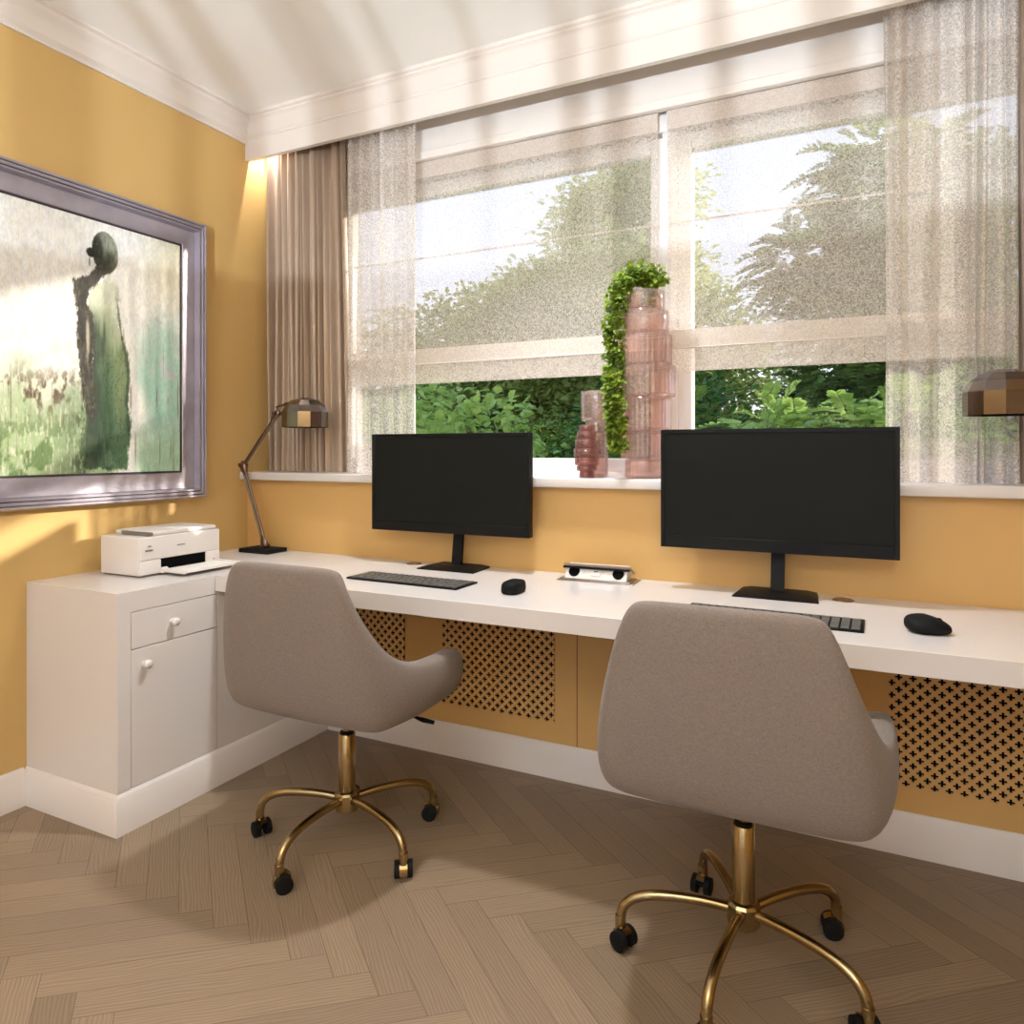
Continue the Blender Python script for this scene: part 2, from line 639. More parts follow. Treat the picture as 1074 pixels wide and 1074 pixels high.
herringbone()
struct('ceiling', B(-0.1, W + 0.1, -DEPTH - 0.1, 0.42, H, H + 0.1), mat('bright_ceiling_paint', sr(252, 250, 248), 0.7, bump=(180, 0.05), var=(2, 0.005), spec=0.2))
struct('wall_left', B(-0.1, 0.0, -DEPTH - 0.1, 0.42, 0, H), M['wall'])
struct('wall_right', B(W, W + 0.1, -DEPTH - 0.1, 0.42, 0, H), M['wall'])
YW = 0.012                                     # face of the panelling below the sill
bm = B(0, W, YW, 0.30, 0, 1.065)               # below the sill
struct('wall_back', bm, M['panel'])
SEAMS = (1.624, 1.876)
bm = bmesh.new()
for sx in SEAMS:
    box(bm, sx - 0.0012, sx + 0.0012, YW - 0.0008, YW + 0.002, 0.126, 0.69)
obj('panel_seam', bm, mat('dark_seam', sr(92, 58, 30), 0.8, bump=(50, 0.1), var=(5, 0.1)), bpy.data.objects['wall_back'])
bm = box(bmesh.new(), 0, W, 0.17, 0.42, 2.462, H)      # header above the window
box(bm, 0.0, 0.30, 0.235, 0.42, 1.06, 2.47)            # piers beside the window
box(bm, 3.20, W, 0.235, 0.42, 1.06, 2.47)
box(bm, 0.0, W, 0.155, 0.19, 2.44, 2.475, 0.004)       # bead at the foot of the header
struct('wall_window', bm, M['white'])
# unseen far end of the room; window opening added for the fill lamp
bm = bmesh.new()
box(bm, 0, 0.5, -DEPTH - 0.1, -DEPTH, 0, H)
box(bm, 3.1, W, -DEPTH - 0.1, -DEPTH, 0, H)
box(bm, 0.5, 3.1, -DEPTH - 0.1, -DEPTH, 0, 0.4)
box(bm, 0.5, 3.1, -DEPTH - 0.1, -DEPTH, 2.45, H)
struct('wall_front', bm, M['white'])
bm = bmesh.new()
for x0, x1, z0, z1 in ((0.5, 0.56, 0.4, 2.45), (3.04, 3.1, 0.4, 2.45), (1.77, 1.83, 0.4, 2.45), (0.56, 3.04, 0.4, 0.46), (0.56, 3.04, 2.39, 2.45)):
    box(bm, x0, x1, -DEPTH - 0.08, -DEPTH - 0.03, z0, z1, 0.003)
struct('added_window', bm, M['upvc'])  # added frame, never in view, around the rear fill lamp

# cornice on the left wall
cor = [(0, 2.605), (0.010, 2.605), (0.012, 2.612), (0.009, 2.618), (0.014, 2.624), (0.020, 2.630), (0.020, 2.672), (0.026, 2.684), (0.040, 2.700), (0.046, 2.708), (0.046, 2.714), (0.058, 2.720), (0.060, H + 0.001), (0, H + 0.001)]
struct('trim_1', extrude_profile(cor, 'y', -DEPTH, 0.0), M['trimw'], smooth=40)
# curtain pelmet with its own cornice
pel = [(0.022, 2.53), (-0.0, 2.53), (0.0, 2.532), (0.0, 2.618), (-0.003, 2.621), (-0.003, 2.628), (-0.001, 2.632), (-0.006, 2.640), (-0.010, 2.690), (-0.016, 2.700), (-0.022, 2.704), (-0.022, 2.712), (-0.030, 2.718), (-0.032, H + 0.001), (0.022, H + 0.001)]
struct('trim_2', extrude_profile(pel, 'x', 0.0, W), M['trimw'], smooth=40)

# baseboards
bb = [(0, 0), (0.018, 0), (0.018, 0.104), (0.015, 0.108), (0.015, 0.114), (0.010, 0.120), (0.006, 0.126), (0, 0.126)]
struct('baseboard_left', extrude_profile(bb, 'y', -DEPTH, -0.972), M['trimw'], smooth=40)
bbb = [(YW - u * 0.9, z) for u, z in bb]
struct('baseboard_back', extrude_profile(bbb, 'x', 0.487, W), M['trimw'], smooth=40)

# ------------------------------------------------------------ window
YF = 0.235


def sash(parent, x0, x1, z0, z1, wst=0.055, yy=YF):
    bm = bmesh.new()
    for a in ((x0, x0 + wst, z0, z1), (x1 - wst, x1, z0, z1), (x0 + wst, x1 - wst, z0, z0 + wst), (x0 + wst, x1 - wst, z1 - wst, z1)):
        box(bm, a[0], a[1], yy + 0.012, yy + 0.072, a[2], a[3], 0.004)
    f = obj('sash', bm, M['upvc'], parent, 40)
    obj('glass', B(x0 + wst - 0.005, x1 - wst + 0.005, yy + 0.035, yy + 0.041, z0 + wst - 0.005, z1 - wst + 0.005), M['pane'], f)
    return f


win = bpy.data.objects.new('window_1', None)
COL.objects.link(win)
win['kind'] = 'structure'
bm = bmesh.new()
for a in ((0.30, 0.36, 1.115, 2.388), (3.14, 3.20, 1.115, 2.388), (1.878, 1.936, 1.115, 2.388), (0.30, 3.20, 1.09, 1.115), (0.30, 3.20, 2.388, 2.461)):
    box(bm, a[0], a[1], YF, YF + 0.09, a[2], a[3], 0.004)
obj('window_frame', bm, M['upvc'], win, 40)
sash(win, 0.36, 1.885, 1.112, 2.372)
sash(win, 1.929, 3.14, 1.112, 2.372)
sill = B(0.0, W, -0.036, YF + 0.01, 1.065, 1.1, 0.006, 3)
obj('window_sill', sill, M['lacquer'], win, 40)

# ------------------------------------------------------------ roman blinds
def cloth_sheet(x0, x1, z0, z1, y, amp, seed, nx=60, nz=40, th=0.0):
    r = random.Random(seed)
    ph = [r.random() * 6.28 for _ in range(6)]
    V, F = [], []
    for j in range(nz + 1):
        z = z0 + (z1 - z0) * j / nz
        for i in range(nx + 1):
            x = x0 + (x1 - x0) * i / nx
            d = amp * (math.sin(x * 5 + ph[0] + z * 1.3) * 0.6 + math.sin(x * 2.1 + ph[1] - z * 3) * 0.4)
            V.append((x, y + d, z))
    for j in range(nz):
        for i in range(nx):
            a = j * (nx + 1) + i
            F.append((a, a + 1, a + nx + 2, a + nx + 1))
    return V, F


def blind(x0, x1, label):
    t = thing('roman_blind', label, 'blind', ((x0 + x1) / 2, 0.19, 1.485), 0, 'sheer blinds in the window')
    hw = (x1 - x0) / 2
    o = obj('blind_cloth', cloth_sheet(-hw, hw, 0.0, 0.96, 0, 0.003, int(x0 * 10)), M['blind'], t, 180)
    V, F = cloth_sheet(-hw, hw, 0.080, 0.150, -0.010, 0.003, int(x0 * 10) + 1, nz=8)
    h = obj('blind_hem', (V, F), M['blindhem'], t, 180)
    V, F = cloth_sheet(-hw, hw, 0.0, 0.084, -0.013, 0.003, int(x0 * 10) + 1, nz=6)
    f = obj('blind_fold', (V, F), M['blind'], t, 180)
    bm = bmesh.new()
    tube(bm, [(-hw, -0.0155, 0.084), (hw, -0.0155, 0.084)], 0.0022, 6)
    obj('fold_edge', bm, M['white'], f, 40)
    V, F = cloth_sheet(-hw, hw, 0.885, 0.96, -0.006, 0.002, int(x0 * 10) + 2, nz=6)
    obj('blind_header', (V, F), M['blindhem'], t, 180)
    bm = bmesh.new()
    tube(bm, [(-hw, 0.006, 0.545), (hw, 0.006, 0.545)], 0.0035, 8)
    obj('blind_rod', bm, M['white'], t, 40)
    bm = bmesh.new()
    box(bm, -hw, hw, -0.012, 0.012, 0.955, 0.976, 0.003)
    obj('headrail', bm, M['upvc'], t, 40)
    return t


blind(0.34, 1.873, 'wide sheer cream roman blind half lowered in the left window, beside the tall plant vase')
blind(1.908, 3.16, 'sheer cream roman blind half lowered in the right window, above the right monitor')

# ------------------------------------------------------------ curtains
def curtain_mesh(x0, x1, z0, z1, y, amp, folds, seed, sharp=0.0, nz=26, top=1.0, flare=0.0):
    r = random.Random(seed)
    n = folds * 10
    xs = [0]
    wd = [0.35 + r.random() ** 1.5 * 1.9 for _ in range(folds)]
    tot = sum(wd)
    amps = [0.35 + 0.75 * r.random() for _ in range(folds)]
    V, F = [], []
    for j in range(nz + 1):
        v = j / nz
        z = z0 + (z1 - z0) * v
        k = 0
        xa = x0
        sq = 1 - flare * v
        for f in range(folds):
            w = (x1 - x0) * wd[f] / tot
            for i in range(10 + (1 if f == folds - 1 else 0)):
                u = i / 10
                s = math.sin(2 * PI * u)
                if sharp:
                    s = math.copysign(abs(s) ** sharp, s)
                A = amp * amps[f] * (0.8 + 0.35 * math.sin(v * 2.4 + f * 1.7))
                x = xa + w * u + 0.004 * math.sin(v * 4 + f * 2.1 + u * 3) + 0.3 * w * 0.35 * math.cos(2 * PI * u + 0.5) * (0.4 + 0.6 * (1 - v))
                x = x0 + (x - x0) * sq
                V.append((x, y + A * s, z))
            xa += w
    m = folds * 10 + 1
    for j in range(nz):
        for i in range(m - 1):
            a = j * m + i
            F.append((a, a + 1, a + m + 1, a + m))
    return V, F


def curtain(name, label, cat, x0, x1, y, amp, folds, seed, m, ang, group=None, sharp=0.0, flare=0.0, z0=1.103):
    cx = (x0 + x1) / 2
    t = thing(name, label, cat, (cx, y, z0), 0, group)
    V, F = curtain_mesh(x0 - cx, x1 - cx, 0, 2.69 - z0, 0, amp, folds, seed, sharp, flare=flare)
    obj('curtain_cloth', (V, F), m, t, ang)
    bm = bmesh.new()
    box(bm, x0 - cx, x1 - cx, -0.012, 0.012, 2.688 - z0, 2.728 - z0, 0.002)
    obj('curtain_track', bm, M['upvc'], t, 40)
    return t


def hem(t, x0, x1, y, amp, folds, seed, m, flare=0.0, z0=1.103, hh=0.085):
    cx = (x0 + x1) / 2
    V, F = curtain_mesh(x0 - cx, x1 - cx, 0, 2.69 - z0, -0.001, amp, folds, seed, 0, flare=flare)
    mcol = folds * 10 + 1
    # only the bottom rows
    rows = 2
    V = V[:mcol * (rows + 1)]
    V = [(a, b - 0.002, c) for a, b, c in V]
    F = F[:(mcol - 1) * rows]
    obj('curtain_hem', (V, F), m, t, 180)


curtain('drape', 'shiny taupe satin drape gathered in the left corner behind the lamp', 'curtain', 0.045, 0.522, 0.105, 0.030, 12, 3, M['drape'], 180, 'heavy taupe drapes', flare=0.06)
curtain('drape', 'taupe drape at the right edge of the photo, beyond the voile curtain', 'curtain', 2.955, 3.42, 0.115, 0.028, 9, 8, M['drape'], 180, 'heavy taupe drapes')
c1 = curtain('voile_curtain', 'white voile curtain hanging on the left, between taupe drape and left window', 'curtain', 0.530, 0.887, 0.072, 0.034, 7, 5, M['voile'], 180, 'voile curtains')
hem(c1, 0.530, 0.887, 0.072, 0.034, 7, 5, M['voile'])
c2 = curtain('voile_curtain', 'wide white voile curtain on the right, behind the faceted lamp shade', 'curtain', 2.608, 2.955, 0.080, 0.042, 7, 12, M['voile'], 180, 'voile curtains')
hem(c2, 2.608, 2.955, 0.080, 0.042, 7, 12, M['voile'])

# ------------------------------------------------------------ radiator grilles
def grille_mesh(w, h):
    P, a, b = 0.037, 0.0032, 0.0098
    xs = {0.0, w}
    zs = {0.0, h}
    for k in range(-1, int(w / P * 2) + 3):
        for d in (-b, -a, a, b):
            v = k * P / 2 + 0.009 + d
            if 0 < v < w:
                xs.add(round(v, 5))
    for k in range(-1, int(h / P * 2) + 3):
        for d in (-b, -a, a, b):
            v = k * P / 2 + 0.009 + d
            if 0 < v < h:
                zs.add(round(v, 5))
    xs, zs = sorted(xs), sorted(zs)

    def hole(x, z):
        for ox, oz in ((0.009, 0.009), (0.009 + P / 2, 0.009 + P / 2)):
            dx = abs((x - ox + P / 2) % P - P / 2)
            dz = abs((z - oz + P / 2) % P - P / 2)
            if (dx < a and dz < b) or (dx < b and dz < a):
                return True
        return False
    bm = bmesh.new()
    g = [[bm.verts.new((x, 0, z)) for x in xs] for z in zs]
    for j in range(len(zs) - 1):
        for i in range(len(xs) - 1):
            if not hole((xs[i] + xs[i + 1]) / 2, (zs[j] + zs[j + 1]) / 2):
                bm.faces.new((g[j][i], g[j][i + 1], g[j + 1][i + 1], g[j + 1][i]))
    bmesh.ops.delete(bm, geom=[v for v in bm.verts if not v.link_faces], context='VERTS')
    ret = bmesh.ops.extrude_face_region(bm, geom=list(bm.faces))
    for v in [e for e in ret['geom'] if isinstance(e, bmesh.types.BMVert)]:
        v.co.y += 0.004
    bmesh.ops.recalc_face_normals(bm, faces=bm.faces)
    return bm


def grille(x0, label, w=0.485):
    h = 0.46
    t = thing('radiator_grille', label, 'grille', (x0, YW - 0.0045, 0.2), 0, 'perforated radiator grilles under the desk')
    obj('perforated_panel', grille_mesh(w, h), mat('ochre_grille_metal', sr(210, 166, 104), 0.4, 0.1, bump=(300, 0.03), var=(5, 0.02)) if 'gm' not in M else M['gm'], t)
    if 'gm' not in M:
        M['gm'] = t.children[0].data.materials[0]
    obj('backing', B(0.001, w - 0.001, 0.0042, 0.0046, 0.001, h - 0.001), M['slot'], t)
    return t


grille(0.495, 'perforated ochre grille behind the left chair back, nearest the white cabinet', 0.381)
grille(1.053, 'perforated ochre grille under the desk, right of the left chair armrest')
grille(2.621, 'perforated ochre grille under the desk at the right edge of the photo')

# ------------------------------------------------------------ cabinet and desk
cab = thing('cabinet', 'white cabinet with drawer and door against the ochre wall, under the printer', 'cabinet', (0.24, -0.965, 0))
CX0, CY0 = -0.24, 0.965


def cpart(name, bmx, m, parent=cab, smooth=40):
    bmesh.ops.translate(bmx, verts=bmx.verts, vec=(CX0, CY0, 0))
    return obj(name, bmx, m, parent, smooth)


bm = bmesh.new()
# carcass with a recessed front: outer body
box(bm, 0.001, 0.448, -0.960, YW - 0.002, 0.10, 0.690)
box(bm, 0.001, 0.4615, -0.960, YW - 0.002, 0.690, 0.752)
box(bm, 0.448, 0.4615, -0.960, -0.9155, 0.10, 0.690)
box(bm, 0.448, 0.4615, -0.575, YW - 0.002, 0.10, 0.690)
cpart('body', bm, M['lacquer'])
bm = bmesh.new()
box(bm, 0.4615, 0.474, -0.960, -0.9155, 0.10, 0.752)     # front stile
box(bm, 0.4615, 0.474, -0.9155, -0.575, 0.6865, 0.752)            # rail under top
box(bm, 0.4615, 0.474, -0.575, YW - 0.002, 0.10, 0.752)        # panel under the desk
cpart('face_frame', bm, M['lacquer'])
door = cpart('door', B(0.455, 0.4735, -0.913, -0.578, 0.128, 0.564, 0.0012, 1), M['lacquer'])
drawer = cpart('drawer', B(0.455, 0.4735, -0.913, -0.578, 0.567, 0.684, 0.0012, 1), M['lacquer'])
for nm, par, y, z in (('door_knob', door, -0.868, 0.513), ('drawer_knob', drawer, -0.765, 0.627)):
    bm = lathe(bmesh.new(), [(0, 0.0), (0.007, 0.0), (0.0065, 0.006), (0.007, 0.011), (0.0125, 0.015), (0.0145, 0.020), (0.0135, 0.026), (0.009, 0.030), (0, 0.0315)], 24)
    bmesh.ops.rotate(bm, verts=bm.verts, cent=(0, 0, 0), matrix=Matrix.Rotation(PI / 2, 3, 'Y'))
    bmesh.ops.translate(bm, verts=bm.verts, vec=(0.473, y, z))
    cpart(nm, bm, M['lacquer'], par, 60)
# gaps are open; near-black sheet behind door and drawer paints their shade
cpart('gap_shade', B(0.4485, 0.4605, -0.915, -0.5755, 0.120, 0.6895), M['slot'])
# plinth
bm = bmesh.new()
prof = [(0, 0), (0.018, 0), (0.018, 0.104), (0.015, 0.108), (0.015, 0.114), (0.010, 0.120), (0.004, 0.127), (0, 0.127)]
rows = []
for u, z in prof:
    rows.append([bm.verts.new(p) for p in ((0.001, -0.958 - u + 0.003, z), (0.469 + u, -0.958 - u + 0.003, z), (0.469 + u, YW - 0.018, z))])
for i in range(len(rows) - 1):
    for k in range(2):
        bm.faces.new((rows[i][k], rows[i][k + 1], rows[i + 1][k + 1], rows[i + 1][k]))
bmesh.ops.recalc_face_normals(bm, faces=bm.faces)
cpart('plinth', bm, M['trimw'])
box_in = B(0.001, 0.470, -0.955, YW - 0.002, 0.001, 0.125)
cpart('base', box_in, M['trimw'])

desk = obj('desk', B(0.4745, W - 0.001, -0.588, YW - 0.001, 0.696, 0.752, 0.0012, 1), M['lacquer'], None, 40)
tag(desk, 'long white built-in desk running under the window', 'desk')

# grommets
for x, y, l in ((0.965, -0.055, 'round brown cable grommet behind the left keyboard'), (2.50, -0.065, 'round brown cable grommet right of the right monitor foot')):
    bm = lathe(bmesh.new(), [(0, 0.0), (0.029, 0.0), (0.030, 0.0015), (0.0285, 0.003), (0.024, 0.0032), (0.0235, 0.0022), (0.010, 0.0022), (0, 0.0022)], 32)
    g = obj('cable_grommet', bm, M['grommet'], None, 40, loc=(x, y, 0.752))
    tag(g, l, 'cable grommet', 'desk grommets')

# ------------------------------------------------------------ monitors
def monitor(name, label, x0, x1, yb, zb, zt, base_x, base_w, lean):
    cx = base_x
    t = thing(name, label, 'monitor', (cx, -0.075, 0.752), 0, 'computer monitors on the desk')
    ox, oz = -cx, -0.752
    w0, w1 = x0 + ox, x1 + ox
    yf = yb + 0.075
    z0, z1 = zb + oz, zt + oz
    # shell with deep front recess
    bm = bmesh.new()
    box(bm, w0, w1, yf + 0.004, yf + 0.034, z0, z1, 0.003)
    bz = 0.013
    for a in ((w0, w0 + bz, z0, z1), (w1 - bz, w1, z0, z1), (w0 + bz, w1 - bz, z0, z0 + 0.038), (w0 + bz, w1 - bz, z1 - bz, z1)):
        box(bm, a[0], a[1], yf, yf + 0.006, a[2], a[3], 0.0008, 1)
    obj('housing', bm, M['black'], t, 40)
    obj('screen', B(w0 + bz + 0.0004, w1 - bz - 0.0004, yf + 0.002, yf + 0.0035, z0 + 0.0384, z1 - bz - 0.0004), M['screen'], t)
    bm = bmesh.new()
    # neck
    v = []
    for z, y in ((0.012, 0.004), (0.35, 0.062)):
        for dx, dy in ((-0.020, 0), (0.020, 0), (0.020, 0.016), (-0.020, 0.016)):
            v.append(bm.verts.new((dx + lean * (z - 0.012), y + dy, z)))
    for f in ((0, 1, 5, 4), (1, 2, 6, 5), (2, 3, 7, 6), (3, 0, 4, 7), (3, 2, 1, 0), (4, 5, 6, 7)):
        bm.faces.new([v[i] for i in f])
    box(bm, -0.05, 0.05, yf + 0.034, 0.075, 0.26, 0.36, 0.003)
    obj('neck', bm, M['black'], t, 40)
    # foot with sloped sides
    bm = bmesh.new()
    a, b = base_w / 2, base_w / 2 - 0.028
    lo = [bm.verts.new(p) for p in ((-a, -0.078, 0), (a, -0.078, 0), (a - 0.012, 0.07, 0), (-a + 0.012, 0.07, 0))]
    mi = [bm.verts.new(p) for p in ((-a, -0.078, 0.004), (a, -0.078, 0.004), (a - 0.012, 0.07, 0.006), (-a + 0.012, 0.07, 0.006))]
    up = [bm.verts.new(p) for p in ((-b, -0.04, 0.013), (b, -0.04, 0.013), (b - 0.012, 0.05, 0.014), (-b + 0.012, 0.05, 0.014))]
    for A, Bq in ((lo, mi), (mi, up)):
        for i in range(4):
            j = (i + 1) % 4
            bm.faces.new((A[i], A[j], Bq[j], Bq[i]))
    bm.faces.new(up)
    bm.faces.new(lo[::-1])
    bmesh.ops.recalc_face_normals(bm, faces=bm.faces)
    obj('foot', bm, M['black'], t, 30)
    return t


monitor('monitor', 'black monitor with blank screen on the left half of the desk', 0.794, 1.485, -0.10, 0.885, 1.263, 1.165, 0.245, -0.02)
monitor('monitor', 'black monitor with blank screen on the right half of the desk, behind the near chair', 1.964, 2.647, -0.12, 0.888, 1.266, 2.315, 0.245, 0.0)

# ------------------------------------------------------------ keyboards
def keyboard(label, cx, cy, rz):
    t = thing('keyboard', label, 'keyboard', (cx, cy, 0.752), rz, 'keyboards on the desk')
    obj('case', B(-0.225, 0.225, -0.068, 0.068, 0.0, 0.0065, 0.0015), M['black'], t, 40)
    return t


kb = keyboard('dark flat keyboard in front of the left monitor', 1.165, -0.372, math.radians(-1.5))
pit = 0.0243
first = None
bm0 = None
kmesh = {}


def key_obj(w):
    if w not in kmesh:
        bm = bmesh.new()
        a = w * pit / 2 - 0.0018
        b = pit / 2 - 0.0018
        lo = [bm.verts.new(p) for p in ((-a, -b, 0), (a, -b, 0), (a, b, 0), (-a, b, 0))]
        up = [bm.verts.new((p.co.x * 0.88, p.co.y * 0.86, 0.0028)) for p in lo]
        for i in range(4):
            j = (i + 1) % 4
            bm.faces.new((lo[i], lo[j], up[j], up[i]))
        bm.faces.new(up)
        o = obj('key', bm, M['key'], kb)
        kmesh[w] = o
        return o
    o = kmesh[w].copy()
    COL.objects.link(o)
    o.parent = kb
    return o


LAY = [[1] * 18, [1] * 18, [1.5] + [1] * 12 + [1.5] + [1] * 3, [1.75] + [1] * 11 + [2.25] + [1] * 3, [1.25, 1.25, 1.25, 6, 1.25, 1.25, 1.25, 1.5] + [1] * 3]
for r, row in enumerate(LAY):
    x = -0.219
    y = 0.049 - r * pit
    for w in row:
        k = key_obj(w)
        k.location = (x + w * pit / 2, y, 0.0062)
        x += w * pit
kb2 = copy_tree(kb)
kb2.location = (2.332, -0.398, 0.752)
kb2.rotation_euler = (0, 0, math.radians(-1.0))
tag(kb2, 'dark keyboard mostly hidden behind the back of the near right chair', 'keyboard', 'keyboards on the desk')

# ------------------------------------------------------------ mice
def mouse(label, loc, rz, L, Wd, Hh, blocky):
    t = thing('computer_mouse', label, 'mouse', loc, rz, 'computer mice on the desk')
    bm = bmesh.new()
    bmesh.ops.create_cube(bm, size=1)
    bmesh.ops.subdivide_edges(bm, edges=bm.edges, cuts=5, use_grid_fill=True)
    e = 4.0 if blocky else 2.6
    for v in bm.verts:
        x, y, z = v.co * 2
        d = (abs(x) ** e + abs(y) ** e + abs(z) ** e) ** (1 / e)
        m_ = max(abs(x), abs(y), abs(z))
        x, y, z = x * m_ / d, y * m_ / d, z * m_ / d
        hz = z * 0.5 + 0.5
        if not blocky:
            hz *= (1 - 0.30 * max(0, y) - 0.12 * x)
            x = x * (1 - 0.12 * y) + 0.12 * math.sin(y * 2.2)
        x *= (1 - 0.10 * hz)
        v.co = (x * Wd / 2, y * L / 2, max(0.0, hz - 0.06) * Hh / 0.94)
    obj('shell', bm, M['blackmatte'], t, 180)
    bm = bmesh.new()
    tube(bm, [(-0.0025, L * 0.26, Hh * 0.70), (0.0025, L * 0.26, Hh * 0.70)], 0.007, 14)
    obj('scroll_wheel', bm, M['black'], t, 40)
    return t


mouse('small blocky black mouse beside the left keyboard', (1.568, -0.395, 0.752), math.radians(2), 0.095, 0.062, 0.040, True)
mouse('rounded black mouse on the right end of the desk', (2.697, -0.388, 0.752), math.radians(-68), 0.100, 0.080, 0.042, False)

# ------------------------------------------------------------ pop-up socket
t = thing('socket_unit', 'open steel pop-up socket unit between the two monitors', 'socket', (1.735, -0.07, 0.752), math.radians(2))
bm = B(-0.135, 0.135, -0.055, 0.055, 0, 0.003, 0.001)
box(bm, -0.122, 0.122, -0.05, 0.04, 0.003, 0.009, 0.001)
obj('surround', bm, M['silver'], t, 40)
bm = bmesh.new()
# tilted white socket bar (wedge)
v = [bm.verts.new(p) for s in (-1, 1) for p in ((s * 0.108, -0.042, 0.009), (s * 0.108, 0.03, 0.009), (s * 0.108, 0.02, 0.052), (s * 0.108, -0.018, 0.050))]
for f in ((0, 4, 7, 3), (1, 2, 6, 5), (3, 7, 6, 2), (0, 3, 2, 1), (4, 5, 6, 7), (0, 1, 5, 4)):
    bm.faces.new([v[i] for i in f])
bmesh.ops.recalc_face_normals(bm, faces=bm.faces)
obj('socket_bar', bm, M['printerw'], t)
nrm = Vector((0, -0.041, 0.024)).normalized()
rot = nrm.to_track_quat('Z', 'Y').to_matrix()
for sx in (-0.078, 0.078):
    bm = lathe(bmesh.new(), [(0.0195, 0.0), (0.0195, 0.0012), (0.0175, 0.0012), (0.0165, 0.0004), (0.006, 0.0004), (0, 0.0004)], 28)
    bmesh.ops.rotate(bm, verts=bm.verts, cent=(0, 0, 0), matrix=rot)
    bmesh.ops.translate(bm, verts=bm.verts, vec=(sx, -0.0305, 0.0305))
    o = obj('socket', bm, M['slot'], t, 40)
    o['label'] = 'round black socket'
bm = B(-0.017, 0.017, -0.014, 0.014, 0, 0.002, 0.0005)
bmesh.ops.rotate(bm, verts=bm.verts, cent=(0, 0, 0), matrix=rot)
bmesh.ops.translate(bm, verts=bm.verts, vec=(0, -0.0305, 0.0305))
u = obj('usb_plate', bm, M['printerw'], t, 40)
bm = B(-0.006, 0.006, 0.001, 0.004, 0.001, 0.0028)
bmesh.ops.rotate(bm, verts=bm.verts, cent=(0, 0, 0), matrix=rot)
bmesh.ops.translate(bm, verts=bm.verts, vec=(0, -0.0305, 0.0305))
obj('usb_port', bm, M['slot'], u)
bm = bmesh.new()
v = [bm.verts.new(p) for s in (-1, 1) for p in ((s * 0.115, -0.032, 0.047), (s * 0.115, 0.045, 0.020), (s * 0.115, 0.045, 0.026), (s * 0.115, -0.024, 0.056), (s * 0.115, -0.034, 0.053))]
for f in ((0, 5, 9, 4), (4, 9, 8, 3), (3, 8, 7, 2), (2, 7, 6, 1), (0, 1, 6, 5), (0, 4, 3, 2, 1), (5, 6, 7, 8, 9)):
    bm.faces.new([v[i] for i in f])
bmesh.ops.recalc_face_normals(bm, faces=bm.faces)
obj('lid', bm, M['silver'], t)
bm = B(-0.117, 0.117, -0.036, -0.022, 0.041, 0.0478, 0.001)
o = obj('lid_edge', bm, M['black'], t, 40)

# ------------------------------------------------------------ printer
t = thing('printer', 'compact white printer with open paper tray on the white cabinet', 'printer', (0.08, -0.75, 0.752))
bm = bmesh.new()
box(bm, 0.0, 0.205, 0.0, 0.345, 0.006, 0.140, 0.004, 3)
pb = obj('body', bm, M['printerw'], t, 40)
bm = bmesh.new()
box(bm, 0.002, 0.200, 0.055, 0.340, 0.1405, 0.157, 0.006, 3)
lid = obj('scanner_lid', bm, M['printerw'], t, 40)
bm = B(0.05, 0.206, 0.044, 0.058, 0.142, 0.155, 0.003)
obj('lid_handle', bm, M['printerg'], lid, 40)
# rounded front cheek at the near corner
bm = B(0.195, 0.213, 0.002, 0.345, 0.058, 0.141, 0.006, 3)
box(bm, 0.195, 0.213, 0.002, 0.085, 0.008, 0.058, 0.004, 2)
box(bm, 0.195, 0.213, 0.280, 0.345, 0.008, 0.060, 0.004, 2)
obj('front_panel', bm, M['printerw'], t, 40)
obj('paper_slot', B(0.2052, 0.2075, 0.085, 0.280, 0.012, 0.058), M['slot'], t)
bm = bmesh.new()
box(bm, 0.205, 0.330, 0.090, 0.335, 0.012, 0.017, 0.002)
box(bm, 0.205, 0.332, 0.086, 0.094, 0.010, 0.024, 0.002)
box(bm, 0.205, 0.332, 0.331, 0.339, 0.010, 0.024, 0.002)
tube(bm, [(0.222, 0.080, 0.018), (0.222, 0.100, 0.018)], 0.011, 14)
tr_ = obj('paper_tray', bm, M['printerw'], t, 40)
obj('paper', B(0.210, 0.322, 0.10, 0.325, 0.0172, 0.0195), mat('paper_sheet', sr(236, 230, 220), 0.8, bump=(100, 0.05), var=(8, 0.01)), t)
obj('base_rim', B(0.01, 0.205, 0.008, 0.335, 0.0, 0.007), M['printerg'], t)
for y0, z0, ln, hh in ((0.020, 0.090, 0.030, 0.006), (0.030, 0.106, 0.014, 0.004), (0.150, 0.098, 0.034, 0.004)):
    obj('button', B(0.2128, 0.2150, y0, y0 + ln, z0, z0 + hh, 0.0008, 1), M['printerg'], t, 40)
obj('indicator', B(0.2128, 0.2142, 0.312, 0.320, 0.026, 0.0295), M['red'], t)

